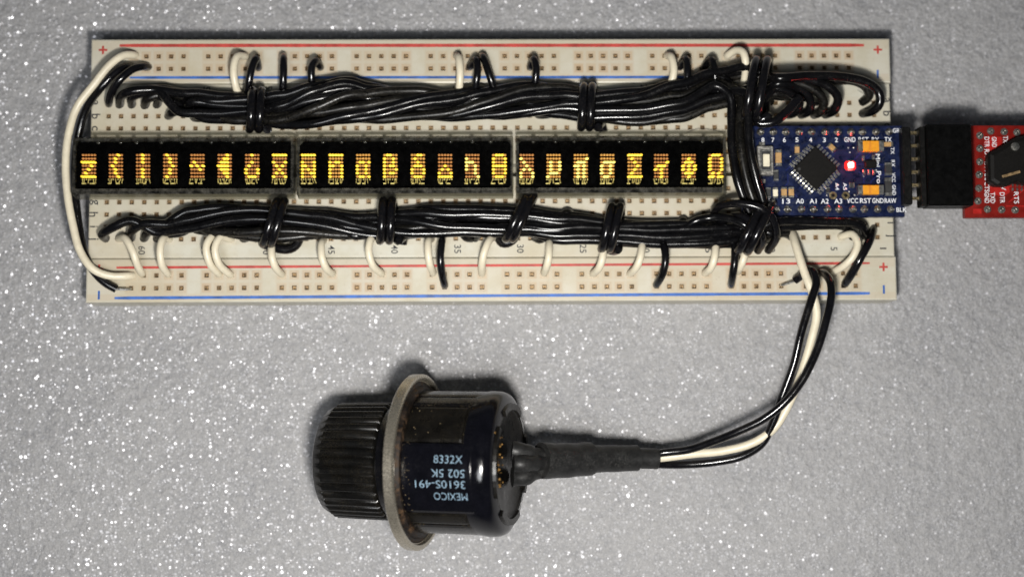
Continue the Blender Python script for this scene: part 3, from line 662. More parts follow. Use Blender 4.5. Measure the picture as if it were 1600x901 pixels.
# ---------------------------------------------------------------- jumpers between rows and rails
def arc(p0, mids, p1, top=4.0):
    n = len(mids) + 1; out = [(p0[0], p0[1], 7.6), (p0[0] + (mids[0][0] - p0[0]) * .12, p0[1] + (mids[0][1] - p0[1]) * .12, 9.3)]
    for k, m in enumerate(mids):
        u = (k + 1) / n; out.append((m[0], m[1], BT + 0.8 + top * math.sin(math.pi * u) ** 0.75))
    out += [(p1[0] + (mids[-1][0] - p1[0]) * .12, p1[1] + (mids[-1][1] - p1[1]) * .12, 9.3), (p1[0], p1[1], 7.6)]
    return out
GW = 'cream jumper wires from row j to the lower rail'; GB = 'short black jumper wires to the rails'; GU = 'cream jumper wires from the upper rail'
LOWW = [((185, 373), [(196, 373), (207, 392), (214, 412)], (222, 428), 'cream jumper leaning right beside the printed 60'),
        ((265, 373), [(254, 374), (250, 392), (253, 414)], (263, 429), 'cream jumper between the printed 60 and the pair of jumpers'),
        ((342, 372), [(329, 371), (322, 387), (328, 412)], (343, 429), 'left one of the pair of close cream jumpers'),
        ((362, 374), [(344, 371), (336, 388), (342, 412)], (361, 430), 'right one of the pair of close cream jumpers'),
        ((425, 373), [(424, 385), (425, 402), (430, 417)], (441, 429), 'cream jumper coming out below the leftmost lower tie'),
        ((506, 374), [(502, 382), (503, 402), (509, 418)], (520, 428), 'cream jumper just left of the printed 45'),
        ((588, 372), [(579, 374), (576, 392), (582, 414)], (597, 428), 'cream jumper midway between the printed 45 and 40'),
        ((674, 373), [(669, 378), (669, 396), (672, 414)], (677, 427), 'cream jumper touching the black jumper left of the printed 35'),
        ((772, 370), [(764, 376), (757, 392), (753, 412)], (753, 428), 'cream jumper leaning left between the printed 35 and 30'),
        ((858, 372), [(858, 384), (857, 404), (854, 416)], (850, 427), 'cream jumper between the printed 30 and 25'),
        ((944, 371), [(943, 386), (941, 404), (936, 418)], (926, 428), 'cream jumper below the knotted tie, right of the printed 25'),
        ((1003, 371), [(1003, 386), (1000, 404), (994, 418)], (984, 428), 'cream jumper between printed 25 and the pair of black jumpers'),
        ((1118, 371), [(1118, 386), (1116, 404), (1111, 418)], (1101, 427), 'cream jumper midway between the two black jumpers at right'),
        ((1164, 371), [(1165, 386), (1162, 404), (1157, 416)], (1152, 425), 'half-hidden cream jumper behind a black jumper left of the printed 10'),
        ((1313, 370), [(1332, 366), (1340, 380), (1333, 400), (1320, 414)], (1302, 425), 'cream jumper curling like a hook beside the printed 5')]
for p0, m, p1, lab in LOWW: wire(arc(p0, m, p1), 'wire_white', lab, GW, 0.76)
wire(arc((692, 371), [(690, 380), (688, 402), (690, 424)], (695, 447), 4.6), 'wire_clean', 'black jumper beside the printed 35 reaching the lower rail', GB)
wire(arc((1030, 371), [(1037, 384), (1040, 404), (1036, 426)], (1025, 446), 4.6), 'wire_black', 'bent black jumper to the lower rail, left of the printed 15', GB)
wire(arc((1146, 371), [(1148, 384), (1148, 408), (1145, 428)], (1142, 446), 4.6), 'wire_black', 'upright black jumper to the lower rail, left of the printed 10', GB)
wire([(1365, 355, 7.8), (1363, 364, 9.8), (1357, 380, 12.4), (1344, 404, 13), (1332, 426, 11.4), (1324, 438, 9.6), (1319, 445, 7.8)], 'wire_clean', 'black jumper slanting down at the right end of the lower rail', GB, 0.85)
UPW = [((385, 88), [(370, 89), (365, 108), (368, 134)], (380, 163), 'wire_white', 'cream jumper from the upper rail, left beside the first upper tie', GU),
       ((713, 87), [(717, 92), (719, 112), (718, 134)], (716, 160), 'wire_white', 'cream jumper from the upper rail above the middle display', GU),
       ((1042, 87), [(1049, 90), (1053, 110), (1048, 134)], (1041, 160), 'wire_white', 'cream jumper from the upper rail, right of the second upper tie', GU),
       ((404, 107), [(400, 92), (393, 108), (388, 134)], (384, 160), 'wire_clean', 'black jumper from the upper rail beside the left cream jumper', GB),
       ((443, 87), [(443, 94), (443, 112), (442, 134)], (440, 160), 'wire_clean', 'straight black jumper from the upper rail, second from the left', GB),
       ((501, 106), [(493, 96), (487, 106), (487, 130)], (489, 160), 'wire_clean', 'black jumper from the upper rail bending over above the printed 45', GB),
       ((733, 106), [(744, 94), (746, 112), (743, 134)], (741, 160), 'wire_clean', 'left black jumper of the crossing pair above the middle display', GB),
       ((752, 87), [(756, 92), (763, 112), (770, 134)], (776, 160), 'wire_black', 'right black jumper of the crossing pair above the middle display', GB),
       ((828, 106), [(834, 93), (838, 106), (836, 130)], (833, 160), 'wire_clean', 'single black jumper from the upper rail right of the crossing pair', GB),
       ((1062, 106), [(1072, 93), (1074, 110), (1073, 134)], (1072, 160), 'wire_clean', 'black jumper from the upper rail beside the right cream jumper', GB),
       ((1099, 106), [(1112, 94), (1117, 108), (1117, 130)], (1115, 160), 'wire_black', 'black jumper from the upper rail next to the big shiny tie', GB)]
for p0, m, p1, mt, lab, gr in UPW: wire(arc(p0, m, p1, 3.8), mt, lab, gr, 0.78)
wire([(1135, 89, 7.6), (1137, 87, 9.4), (1150, 79, 11.5), (1161, 82, 13), (1165, 98, 13), (1162, 130, 10.4), (1150, 162, 11.5), (1147, 180, 11.8), (1152, 240, 12), (1168, 300, 12.6), (1200, 332, 11.4), (1232, 350, 10.4)], 'wire_white', 'cream wire rising from the upper rail and passing behind the big tie', GU, 0.78)
wire([(234, 106, 7.6), (228, 104, 9.6), (208, 108, 12), (188, 124, 13), (174, 145, 11.4), (170, 160, 9.6), (170.5, 164, 7.6)], 'wire_clean', 'short black jumper at the top left, curving from rail to row a', GB, 0.80)
wire([(214, 88, 7.6), (208, 86, 9.7), (192, 87, 11.6), (172, 101, 12.6), (146, 133, 12.6), (120, 168, 12), (107, 210, 12), (102.5, 255, 12), (105.5, 305, 12), (114, 352, 12), (125, 392, 12), (145, 420, 11.8), (172, 431, 10.8), (198, 431, 9.8), (207, 430, 8.4)], 'wire_white', 'long cream wire bowing outside the left end of the breadboard', None, 0.80)
wire([(207, 107, 7.6), (202, 104, 9.6), (186, 109, 11.6), (160, 134, 12), (136, 168, 9.6), (123, 208, 8.0), (117, 255, 7.4), (118, 305, 7.4), (123, 352, 7.8), (131, 392, 9.2), (147, 424, 10.6), (165, 442, 10.4), (182, 451.5, 9.9)], 'wire_clean', 'long black wire bowing round the left end inside the cream one', None, 0.84,
     bare=[[(181, 451, 9.9), (192, 451.5, 9.8), (203, 451.5, 9.2), (205, 449, 7.6)]])

# ---------------------------------------------------------------- blue controller board
ZB = 12.6
a = P(1157, 197, ZB); b = P(1414, 338.5, ZB)
ab = thing('controller_board', 'blue microcontroller circuit board with a lit red lamp at the breadboard right end', 'circuit board', ((a.x + b.x) / 2, (a.y + b.y) / 2, BT))
mb = MB(); mb.box(((a.x + b.x) / 2, (a.y + b.y) / 2, ZB - .8), (b.x - a.x, a.y - b.y, 1.6), ch=0.06); part('board_panel', mb, M['pcb_blue'], ab)
U = lambda u, v, z=ZB: P(1160 + u / 5.3, 180 + v / 5.3, z)
K = 5.3 * 7.97       # drawing units per millimetre
for row, us, v in (('up', (150, 255, 360, 470, 575, 685, 790, 900, 995, 1105, 1215), 138), ('lo', (170, 280, 375, 490, 590, 705, 800, 915, 1010, 1120, 1230), 778)):
    S = MB(); c0 = U(us[0], v); c1 = U(us[-1], v); S.box(((c0.x + c1.x) / 2, c0.y, 9.75), (c1.x - c0.x + 2.5, 2.4, 2.45), ch=.2); part('pin_header', S, M['pin_plastic'], ab)
    for u in us:
        c = U(u, v); S = MB(); S.disc(c, [(0.80, 0.01), (0.74, .10), (.46, .28), (.33, .48)], 12); o = part('solder_joint', S, M['solder'], ab)
        S = MB(); S.box((c.x + random.uniform(-.1, .1), c.y + .05, ZB + .42), (.42, .42, .7), random.uniform(-.3, .3), ch=.08); part('pin_tip', S, M['tin'], o)
silk = lambda s, u, v, h=0.95, w=None, rot=0: text(s, U(u, v), h, rot, 'silk', ab, w=w)
for s, u in (('8', 170), ('7', 253), ('6', 348), ('5', 452), ('4', 565), ('3', 678), ('2', 778)): silk(s, u, 205, 0.92, 0.62)
for s, u, w in (('GND', 890, 2.3), ('RST', 1003, 2.1), ('RX', 1102, 1.5), ('TX', 1207, 1.5)): silk(s, u, 203, 0.98, w)
for s, u, w in (('11', 150, 1.2), ('12', 247, 1.5), ('13', 363, 1.6), ('A0', 475, 1.6), ('A1', 585, 1.4), ('A2', 682, 1.6), ('A3', 793, 1.6), ('VCC', 912, 2.3), ('RST', 1020, 2.3), ('GND', 1122, 2.3), ('RAW', 1226, 2.4)): silk(s, u, 708 if w > 2 else 712, 0.98, w)
silk('GRN', 1288, 128, .9, 2.1); silk('BLK', 1318, 783, .9, 2.1)
silk('Mini', 1122, 375, .9, 2.6, -90); silk('Pro', 1130, 515, .9, 2.5, -90); silk('A4', 785, 590, .75, 1.5, -90); silk('A5', 850, 590, .75, 1.5, -90)
silk('TX', 1243, 295, .72, 1.4, -90); silk('RX', 1248, 400, .72, 1.4, -90); silk('VCC', 1252, 515, .72, 1.9, -90); silk('GND', 1255, 620, .72, 2.1, -90)
silk('9', 72, 205, .9, .6); silk('10', 118, 640, .75, 1.1, -90)
def smd(u0, v0, u1, v1, name, mat, h=0.5, ends='v', endmat='tin', rot=0, lab=None):
    p, q = U(u0, v0), U(u1, v1); c = (p + q) / 2; w = abs(q.x - p.x); d = abs(p.y - q.y)
    S = MB(); k = 0.62
    m = Matrix.Translation((c.x, c.y, 0)) @ Matrix.Rotation(math.radians(rot), 4, 'Z')
    S.box((0, 0, ZB + h / 2), (w if ends == 'v' else w * k, d * k if ends == 'v' else d, h), ch=.06, mat=m); o = part(name, S, M[mat], ab, lab)
    for sg in (-1, 1):
        S = MB(); e = (1 - k) / 2
        if ends == 'v': S.box((0, sg * d * (.5 - e / 2), ZB + h * .48), (w * 1.03, d * e, h * 1.02), ch=.05, mat=m)
        else: S.box((sg * w * (.5 - e / 2), 0, ZB + h * .48), (w * e, d * 1.03, h * 1.02), ch=.05, mat=m)
        part('solder_end', S, M[endmat], o)
    return o
# reset button
p, q = U(112, 265), U(250, 505); c = (p + q) / 2; S = MB(); S.box((c.x, c.y, ZB + .65), (q.x - p.x, p.y - q.y, 1.3), ch=.12); btn = part('reset_button', S, M['steel'], ab)
S = MB(); S.box((c.x + .08, c.y - .05, ZB + 1.37), ((q.x - p.x) * .68, (p.y - q.y) * .76, .18), ch=.07); part('button_frame', S, M['tin'], btn)
S = MB(); S.box((c.x + .08, c.y - .05, ZB + 1.53), ((q.x - p.x) * .54, (p.y - q.y) * .63, .10), ch=.03); part('button_well', S, M['resistor'], btn)
S = MB(); S.box((c.x + .12, c.y - .02, ZB + 1.75), (1.35, 2.55, .4), ch=.12); part('plunger', S, M['actuator'], btn)
for u, v in ((160, 243), (165, 548)):
    cc = U(u, v); S = MB(); S.box((cc.x, cc.y, ZB + .2), (1.3, .85, .35), ch=.12); part('solder_tab', S, M['solder'], btn)
smd(268, 290, 320, 425, 'capacitor', 'tan', .8); smd(255, 455, 298, 545, 'resistor', 'resistor', .4); smd(192, 600, 235, 690, 'resistor', 'resistor', .4)
smd(250, 600, 292, 690, 'lamp_chip', 'actuator', .45); smd(318, 598, 365, 685, 'capacitor', 'tan', .6); smd(378, 598, 424, 685, 'capacitor', 'tan', .6)
smd(700, 250, 775, 290, 'capacitor', 'tan', .6, 'h', rot=-45)
for v0, v1 in ((222, 308), (588, 662)):
    o = smd(945, v0, 1160, v1, 'tantalum_capacitor', 'tantal', 1.3, 'h')
    p, q = U(1060, v0), U(1100, v1); c = (p + q) / 2; S = MB(); S.box((c.x - .9, c.y, ZB + 1.31), (.5, abs(p.y - q.y) * .9, .03)); part('polarity_band', S, M['stripe'], o)
smd(1150, 226, 1245, 262, 'capacitor', 'tan', .5, 'h'); smd(1175, 395, 1235, 500, 'resistor', 'resistor', .45); smd(1175, 520, 1235, 670, 'resistor', 'resistor', .5)
smd(880, 560, 925, 600, 'resistor', 'resistor', .4, 'h'); smd(430, 250, 470, 330, 'capacitor', 'tan', .5); smd(690, 600, 722, 650, 'resistor', 'resistor', .4)
p = U(1054, 412); S = MB(); S.box((p.x, p.y, ZB + .6), (2.3, 1.5, 1.0), ch=.12); rg = part('voltage_regulator', S, M['ic'], ab)
for u, v in ((1000, 358), (1082, 352), (1005, 474), (1046, 474), (1086, 472)):
    c = U(u, v); S = MB(); S.box((c.x, c.y, ZB + .15), (.5, 1.0, .3), ch=.07); part('lead', S, M['tin'], rg)
for u in (750, 855):
    c = U(u, 665); S = MB(); S.disc(c, [(.82, 0.01), (.80, .06), (.42, .07), (.40, .02)], 20); o = part('plated_hole', S, M['gold'], ab); S = MB(); S.disc(c, [(.38, .021), (.38, .075)], 14); part('hole_dark', S, M['ic'], o)
# main chip turned 45 degrees
c = U(598, 448); S = MB(); side = 6.35; S.box((c.x, c.y, ZB + .75), (side, side, 1.1), math.radians(45), ch=.12); chip = part('processor_chip', S, M['ic'], ab)
mC = Matrix.Translation((c.x, c.y, 0)) @ Matrix.Rotation(math.radians(45), 4, 'Z')
leadm = None
for sd in range(4):
    mS = mC @ Matrix.Rotation(sd * math.pi / 2, 4, 'Z')
    for k in range(8):
        yy = (k - 3.5) * .78; S = MB()
        S.box((side / 2 + .22, yy, ZB + .62), (.45, .40, .12), mat=mS); S.box((side / 2 + .48, yy, ZB + .36), (.13, .40, .6), mat=mS); S.box((side / 2 + .85, yy, ZB + .12), (.7, .42, .14), mat=mS)
        part('lead', S, M['tin'], chip)
S = MB(); cc = mC @ Vector((-2.5, 2.3, ZB + 1.30)); S.disc(cc, [(.3, 0), (.3, .015)], 14); part('index_dot', S, M['resistor'], chip)
p = U(892, 418); S = MB(); S.box((p.x, p.y, ZB + .25), (2.3, 2.0, .5), ch=.4); ld = part('power_lamp', S, M['led_glow'], ab, 'lit red lamp')  # oversized red box glows as the halo; the die above is the source
S = MB(); S.box((p.x, p.y, ZB + .75), (1.0, 1.0, .8), ch=.15); part('lamp_die', S, M['red_led'], ld)
for sg in (-1, 1):
    S = MB(); S.box((p.x, p.y + sg * .85, ZB + .2), (1.2, .45, .35), ch=.05); part('solder_end', S, M['tin'], ld)
# tiny vias
rnd = random.Random(3); S = MB()
for k in range(26):
    c = U(rnd.uniform(270, 1240), rnd.uniform(240, 690)); S.disc(c, [(.17, .005), (.12, .03)], 8)
part('vias', S, M['solder'], ab, kind='stuff')
S = MB()
for k in range(34):
    a_ = U(rnd.uniform(280, 1200), rnd.uniform(240, 680)); ang = rnd.choice((0, 90, 45, -45)); ln = rnd.uniform(1.0, 4.0)
    for q_ in range(2):
        d_ = Vector((math.cos(math.radians(ang)), math.sin(math.radians(ang)), 0)); b2 = a_ + d_ * ln
        if not (U(260, 700).x < b2.x < U(1230, 700).x and U(0, 690).y < b2.y < U(0, 235).y): break
        S.box(((a_ + b2) / 2) + Vector((0, 0, .008 + .001 * (k % 7))), (ln, .17, .02), math.radians(ang)); a_ = b2; ang += rnd.choice((45, -45)); ln = rnd.uniform(.8, 2)
part('copper_traces', S, M['trace'], ab, kind='stuff')
# angled programming header at the right edge
hx0 = P(1408, 265, ZB).x; S = MB()
ys6 = (208, 228, 248.6, 269, 289.5, 310)
y0 = P(1430, 199, ZB + 2).y; y1 = P(1430, 320, ZB + 2).y
S.box((P(1417, 265, ZB + 2).x, (y0 + y1) / 2, ZB + 1.28), (1.7, y0 - y1, 2.5), ch=.2); ph = part('angled_pin_header', S, M['pin_plastic'], ab)
for y in ys6:
    p = P(1426, y, ZB + 1.3); S = MB(); S.box((p.x + 2.6, p.y, ZB + 1.3), (6.4, .64, .64), ch=.08); part('header_pin', S, M['gold'], ph)

# ---------------------------------------------------------------- red adapter board with its black socket
ZR = 12.4
a = P(1508, 340, ZR); b = P(1660, 196, ZR)
rbd = thing('adapter_board', 'red serial adapter board with black socket plugged in at the right edge', 'circuit board', (a.x, (a.y + b.y) / 2, ZR - 1.6))
S = MB(); S.box(((a.x + b.x) / 2, (a.y + b.y) / 2, ZR - .8), (b.x - a.x, b.y - a.y, 1.6), ch=.06); part('board_panel', S, M['pcb_red'], rbd)
ZS = 17.0
p = P(1447, 193.5, ZS); q = P(1522, 321, ZS)
S = MB(); S.box(((p.x + q.x) / 2, (p.y + q.y) / 2, (ZS + ZR) / 2 - .0 + .02), (q.x - p.x, p.y - q.y, ZS - ZR), ch=.25); so = part('socket', S, M['connector'], rbd)
S = MB(); p2 = P(1440, 200, 15.6); S.box((p.x - .5, (p.y + q.y) / 2 - .1, 14.4), (1.2, p.y - q.y - .4, 3.2), ch=.2); part('socket_lip', S, M['pin_plastic'], so)
for y in ys6:
    cc = P(1440, y, 14.4); S = MB(); S.box((p.x - 1.12, cc.y, 14.2), (.08, 1.0, 1.0)); part('socket_opening', S, M['resistor'], so)
def via(px, py, r=.78):
    c = P(px, py, ZR); S = MB(); S.disc(c, [(r, .01), (r * .94, .08), (r * .5, .10), (r * .46, .03)], 18); o = part('plated_hole', S, M['solder'], rbd)
    S = MB(); S.disc(c, [(r * .44, .031), (r * .30, .12), (r * .1, .26)], 12); part('solder_fill', S, M['tin'], o)
for x, y in ((1531, 212), (1531, 232), (1531, 252.6), (1530, 273), (1529.5, 294), (1528, 314), (1548, 205), (1569, 206), (1589, 207), (1543, 327), (1565, 327.5), (1586, 328), (1607, 328), (1610, 207)): via(x, y)
S = MB(); c = P(1527, 330, ZR); S.box((c.x, c.y, ZR + .012), (1.7, 1.0, .02)); part('copper_patch', S, M['red_bright'], rbd)
S = MB()
for poly in (((1537, 222), (1547, 213), (1565, 214), (1566, 232), (1545, 240)), ((1538, 245), (1547, 236), (1552, 250), (1542, 262)), ((1546, 292), (1575, 286), (1578, 300), (1570, 306), (1548, 304))):
    S.prism([P(x, y, ZR)[:2] for x, y in poly][::-1], ZR + .005, ZR + .02)
part('copper_patch', S, M['red_bright'], rbd)
for a_, b_ in (((1576, 316), (1600, 296)), ((1560, 306), (1580, 290)), ((1572, 322), (1600, 322))):
    S = MB(); p1, p2 = P(*a_, ZR), P(*b_, ZR); d = p2 - p1; S.box((p1 + p2) / 2 + Vector((0, 0, .012)), (d.length, .22, .02), math.atan2(d.y, d.x)); part('copper_trace', S, M['red_bright'], rbd)
rt_ = lambda s, px, py, w, rot=-90, h=.95: text(s, P(px, py, ZR), h, rot, 'silk', rbd, w=w)
for s, y, w in (('DTR', 222, 2.1), ('RX', 239.5, 1.6), ('TX', 256.5, 1.5), ('VCC', 273, 2.3), ('CTS', 292, 2.1), ('GND', 309, 2.2)): rt_(s, 1542, y, w)
rt_('GND', 1553.5, 222, 2.1); rt_('TX', 1571, 218, 1.4); rt_('TXD', 1551, 309, 2.2); rt_('DTR', 1566, 309, 2.2); rt_('RTS', 1588, 309, 2.4); rt_('V', 1568, 294, .8)
# black wrapped plug on the adapter, its lug and the chip beneath
S = MB(); pl = [P(x, y, 15.2)[:2] for x, y in ((1546, 240), (1590, 214), (1640, 208), (1640, 292), (1590, 284), (1575, 290), (1558, 289), (1547, 282))][::-1]
cxx = sum(p[0] for p in pl) / 8; cyy = sum(p[1] for p in pl) / 8
n = 8; lv = [(1.0, ZR + .05), (1.02, 14.6), (.96, 15.1), (.84, 15.4)]; vs = []; fs = []
for k, z in lv: vs += [(cxx + (x - cxx) * k, cyy + (y - cyy) * k, z) for x, y in pl]
for k in range(3):
    for i in range(n): fs.append((k * n + i, k * n + (i + 1) % n, (k + 1) * n + (i + 1) % n, (k + 1) * n + i))
fs.append(tuple(3 * n + i for i in range(n))); S.add(vs, fs); part('black_plug', S, M['ic'], rbd)
S = MB(); p1, p2 = P(1566, 276, 15.5), P(1594, 268, 15.5); d = p2 - p1; S.box((p1 + p2) / 2, (d.length, .55, .25), math.atan2(d.y, d.x), ch=.06); part('metal_lug', S, M['clip'], rbd)
S = MB(); c = P(1586, 229, 15.5); S.disc(c + Vector((0, 0, -.1)), [(.9, 0), (.85, .25), (.5, .3)], 16); part('round_contact', S, M['solder'], rbd)
for k in range(4):
    for r_ in range(2):
        c = P(1582 + k * 7, 289 + r_ * 7, ZR); S = MB(); S.box((c.x, c.y, ZR + .12), (.36, .7, .2), ch=.04); part('chip_lead', S, M['tin'], rbd)

# ---------------------------------------------------------------- potentiometer lying on the sheet
TILT = math.radians(16.5)
fc = P(653, 721, 16.55)
pot = thing('potentiometer', 'black potentiometer with ribbed knob and metal flange lying on the glitter sheet', 'potentiometer', fc)
pot.rotation_euler = Euler((0, -TILT, math.radians(-1.2)))
mats = {}
def lp(name, mb, mat, parent=None, label=None, kind=None): return part(name, mb, M[mat], parent or pot, label, kind, local=True)
S = MB(); RF = 17.1
S.lathe([(-1.15, 9), (-1.25, RF - 1.0), (-1.1, RF - .35), (-.8, RF), (.75, RF), (1.0, RF - .25), (1.1, RF - .9), (1.0, RF - 1.1), (.35, RF - 1.3), (.3, 9)], 120, caps=False); lp('flange', S, 'flange')
S = MB(); S.lathe([(.32, RF - 1.32), (.55, RF - 2.2), (1.3, 14.4), (1.5, 13.0)], 96, caps=False); lp('flange_back', S, 'flange_back')
# knob with ribs
NR = 38; seg = NR * 10
def ribs(k, a):
    if k in (4, 5, 6): return 0.62 * abs(math.sin(a * NR / 2)) ** 0.8 - .5
    if k in (7,): return 0.25 * abs(math.sin(a * NR / 2)) - .4
    return 0
S = MB(); S.lathe([(-18.3, 3), (-18.5, 8.9), (-17.8, 10.2), (-16.3, 11.0), (-16.0, 11.2), (-11.5, 11.3), (-5.4, 11.4), (-5.1, 11.2), (-5.0, 10.4), (-4.6, 10.4)], seg, mod=ribs); lp('knob', S, 'knob')
S = MB(); S.lathe([(-4.9, 10.0), (-4.7, 11.0), (-3.0, 11.4), (-2.0, 12.0), (-1.1, 12.0)], 80); lp('knob_collar', S, 'wire_clean')
# body
RB = 13.7
def flats(k, a): return 0
S = MB(); S.lathe([(.5, 12.9), (1.2, 13.1), (12.80, 13.15), (13.20, RB), (15.80, RB), (17.20, RB - .35), (18.20, RB - 1.2), (18.70, RB - 2.4), (18.80, RB - 3.4), (18.50, RB - 3.8), (18.50, 2)], 96); lp('body', S, 'pot_dirty')
def curved(a0, a1, x0, x1, r0, r1, mat, name, parent=None, n=14, ch=.12):
    # a raised band of the shell between two angles (0 = straight up), chamfered edges
    S = MB(); vs = []; fs = []
    for i in range(n + 1):
        a = math.radians(a0 + (a1 - a0) * i / n); edge = i in (0, n)
        rt2 = r1 - (ch if edge else 0)
        for x, r in ((x0, r0), (x0, rt2 - ch), (x0 + ch, rt2), (x1 - ch * 4, rt2), (x1 - ch, rt2 - ch * 1.2), (x1, rt2 - ch * 3), (x1, r0)):
            vs.append((x, -r * math.sin(a), r * math.cos(a)))
    for i in range(n):
        for j in range(6): fs.append((i * 7 + j, (i + 1) * 7 + j, (i + 1) * 7 + j + 1, i * 7 + j + 1))
    fs.append(tuple(range(7))); fs.append(tuple(n * 7 + j for j in range(6, -1, -1)))
    S.add(vs, fs); S.smooth = [False] * len(S.smooth)
    return lp(name, S, mat, parent)
# angle measured towards the camera side (south): positive = lower in the picture
panel = curved(-16, 41, 1.4, 15.50, 12.9, RB + .30, 'pot_panel', 'label_panel', n=24)
curved(-52, -17.5, 1.6, 13.00, 12.9, RB - .1, 'pot_dirty', 'shell_panel'); curved(-66, -53.5, 1.6, 15.60, 12.9, RB + .1, 'pot_black', 'shell_rib', n=6)
curved(43, 56, 1.6, 13.20, 12.9, RB + .05, 'pot_dirty', 'shell_panel', n=6); curved(58, 82, 1.6, 15.60, 12.9, RB + .05, 'pot_black', 'shell_rib', n=8)
curved(-88, -68, 1.6, 15.20, 12.9, RB + .15, 'pot_black', 'shell_rib', n=8)
S = MB(); S.lathe([(13.40, RB + .02), (15.50, RB + .28), (17.10, RB + .12), (18.00, RB - .30), (18.55, RB - 1.2), (18.85, RB - 2.9)], 96, caps=False)
lp('rear_shoulder', S, 'pot_panel')
# rear cap details: rim segments, flux, terminals
for k, (a0, a1) in enumerate(((-38, 32), (55, 120), (-120, -60), (150, 210))):
    S = MB(); vs = []; fs = []; n = 12
    for i in range(n + 1):
        a = math.radians(a0 + (a1 - a0) * i / n)
        for x, r in ((18.40, RB - 1.9), (19.30, RB - 2.1), (19.30, RB - 3.3), (18.40, RB - 3.5)): vs.append((x, -r * math.sin(a), r * math.cos(a)))
    for i in range(n):
        for j in range(3): fs.append((i * 4 + j, (i + 1) * 4 + j, (i + 1) * 4 + j + 1, i * 4 + j + 1))
    fs += [(0, 1, 2, 3), (n * 4 + 3, n * 4 + 2, n * 4 + 1, n * 4)]; S.add(vs, fs); lp('rear_rim', S, 'pot_dirty')
rnd = random.Random(11)
S = MB()
for k in range(46):
    y = rnd.uniform(-5, 6); z = rnd.uniform(4, 10.3); r = rnd.uniform(.12, .4); S.disc((0, 0, 0), [(1, -.3), (.8, .4), (.3, .8)], 6, Matrix.Translation((18.55, y, z)) @ Matrix.Rotation(math.pi / 2, 4, 'Y') @ Matrix.Diagonal((r, r * rnd.uniform(.5, 1), r * .8, 1)))
lp('flux_crumbs', S, 'flux', kind='stuff')
S = MB()
for k in range(70):
    a = rnd.uniform(-1.3, 1.3); x = rnd.choice((rnd.uniform(1.6, 4), rnd.uniform(1.6, 14))); r = rnd.uniform(.05, .13)
    if -.3 < a < .74: x = rnd.uniform(1.5, 3.2)
    rr = RB + (.30 if -.28 < a < .71 else -.05)
    S.disc((0, 0, 0), [(1, -.5), (.7, .5)], 5, Matrix.Translation((x, -rr * math.sin(a), rr * math.cos(a))) @ Matrix.Rotation(a, 4, 'X') @ Matrix.Diagonal((r, r, r, 1)))
lp('dust_grains', S, 'grain', kind='stuff')
# printed lines wrap round the panel
def potline(s, xpx, ypx, wpx, rot):
    vs, fs, W0, H0 = glyphs(s, -0.010)
    # find the place on the curved panel that lies at this spot of the photograph
    h = 1.5; w = wpx / 8.3; lx, ang = 9.0, 0.0
    mw = Matrix.Translation(fc) @ pot.rotation_euler.to_matrix().to_4x4()
    def pr(x, a):
        q = _R.transposed() @ (mw @ Vector((x, -(RB + .3) * math.sin(a), (RB + .3) * math.cos(a))) - Vector(CAM_POS))
        return 800 - FPX * q.x / q.z, 450.5 + FPX * q.y / q.z
    for _ in range(8):
        x0, y0 = pr(lx, ang); x1, y1 = pr(lx + .01, ang); x2, y2 = pr(lx, ang + .001)
        a11, a12, a21, a22 = (x1 - x0) / .01, (x2 - x0) / .001, (y1 - y0) / .01, (y2 - y0) / .001
        dt = a11 * a22 - a12 * a21; ex, ey = xpx - x0, ypx - y0
        lx += (ex * a22 - ey * a12) / dt; ang += (ey * a11 - ex * a21) / dt
    S = MB(); nv = []
    for v in vs:
        tx = v.x * w / W0; ty = v.y * h / glyphs('H')[3]
        if rot: tx, ty = -tx, -ty
        a = ang - ty / (RB + .3); r = RB + .315 + (v.z + .013) * .5
        nv.append((lx + tx, -r * math.sin(a), r * math.cos(a)))
    S.add(nv, fs); lp('printed_lettering', S, 'pot_print', panel)
potline('8332X', 700, 717, 46, False); potline('502 5K', 699.5, 739, 54, True); potline('3610S-491', 687.5, 756, 81, True); potline('MEXICO', 704, 775, 54, True)

# heat-shrink sleeves from the terminals to the wires
def sleeve(name, pts, r, lab=None, squash=1.0, rf=None):
    S = MB(); path = spline([P(*p) for p in pts], .45); S.tube(path, r, 18, rfun=rf)
    inv = (Matrix.Translation(fc) @ pot.rotation_euler.to_matrix().to_4x4()).inverted()
    S.v = [inv @ v for v in S.v]; return lp(name, S, 'shrink', None, lab)
wob = lambda amp, ph: (lambda t: 1 + amp * math.sin(t * 19 + ph) + (0.05 if t < .04 or t > .97 else 0))
sleeve('terminal_sleeve', [(800, 703, 23.5), (815, 705, 23.3), (835, 712, 21.5), (858, 716, 19.5)], 1.75, rf=wob(.05, 0))
sleeve('terminal_sleeve', [(800, 745, 23.0), (818, 744, 22.5), (836, 735, 20.5), (860, 726, 18)], 1.75, rf=wob(.05, 2))
sleeve('terminal_sleeve', [(802, 724, 25.0), (818, 724, 24.6), (836, 722, 22.4), (860, 720, 19.5)], 1.7, rf=wob(.04, 4))
sleeve('heat_shrink_sleeve', [(845, 719, 20.6), (870, 719, 18.8), (895, 718, 16.8), (922, 716, 14.9)], 3.4, rf=lambda t: 1.04 - .08 * t + .015 * math.sin(t * 15))
sleeve('heat_shrink_sleeve', [(914, 716.5, 15.4), (945, 716, 13.2), (970, 715.5, 11.9), (995, 715, 10.8)], 2.72, rf=lambda t: 1.02 - .06 * t + .012 * math.sin(t * 13))
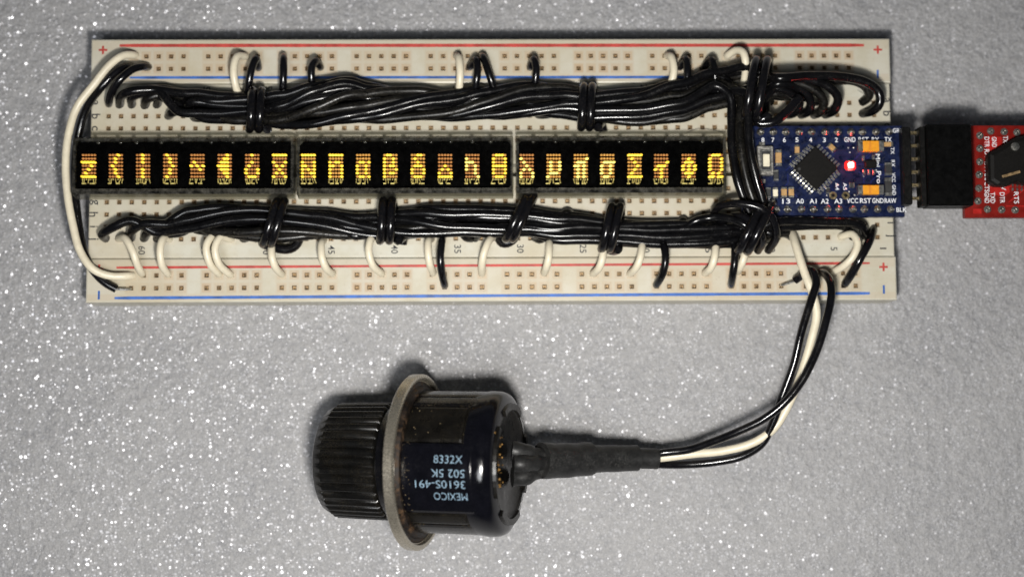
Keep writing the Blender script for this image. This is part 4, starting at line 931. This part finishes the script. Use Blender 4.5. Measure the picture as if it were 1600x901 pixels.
sleeve('heat_shrink_sleeve', [(985, 715, 11.2), (1005, 715.5, 10.4), (1027, 716, 9.8)], 2.1, rf=lambda t: 1.0)
# its three leads
GP = 'leads of the potentiometer'
wire([(1010, 712, 10.6), (1035, 707, 10.4), (1075, 702, 11.6), (1112, 690, 13.6), (1150, 675, 15.6), (1190, 656, 17.4), (1222, 632, 18.6), (1252, 596, 19.4), (1276, 548, 19.8), (1291, 500, 19.4), (1299, 462, 17.8), (1297, 440, 15.6), (1288, 427, 12.6), (1280, 426, 9.4), (1279, 428, 7.6)], 'wire_clean', 'potentiometer black lead on the right, crossing over the others', GP, 0.80, 'lead_wire')
wire([(1010, 722, 8.8), (1035, 725, 8.0), (1075, 725, 7.6), (1120, 721, 8.2), (1160, 712, 9.4), (1190, 693, 11), (1206, 664, 12.4), (1221, 622, 14), (1240, 570, 15.4), (1252, 520, 16.4), (1267, 470, 16.6), (1275, 442, 15.6), (1270, 424, 14.4), (1260, 422, 13.2), (1250, 432, 11), (1242, 438, 10.2)], 'wire_clean', 'potentiometer black lead on the left with a bare tip in the rail', GP, 0.82, 'lead_wire',
     bare=[[(1243, 438, 10.2), (1232, 442, 9.8), (1222, 445, 9.3), (1219, 445, 7.6)]])
wire([(1012, 717, 9.6), (1040, 714, 9.6), (1080, 709, 10), (1130, 704, 10.4), (1175, 692, 11.2), (1208, 670, 12), (1232, 632, 13), (1253, 580, 14), (1268, 530, 14.6), (1276, 490, 14.8), (1270, 460, 14.8), (1258, 428, 14.4), (1246, 392, 13.0), (1240, 372, 11), (1237, 362, 9)], 'wire_white', 'potentiometer cream lead running up into the lower bundle', GP, 0.84, 'lead_wire')
# fine hair lying on the upper board edge
for pts, lab in (([(1074, 207, 8.62), (1092, 201, 9.3), (1112, 203, 9.1), (1132, 207, 8.7)], 'thin dark hair curving over row c beside the upper bundle'), ([(1340, 141, 9.2), (1352, 149, 9.2), (1362, 159, 9.0)], 'thin dark hair inside the furthest right wire arch')):
    wire(pts, 'print_black', lab, None, 0.035, 'hair', 'hair', seg=5)
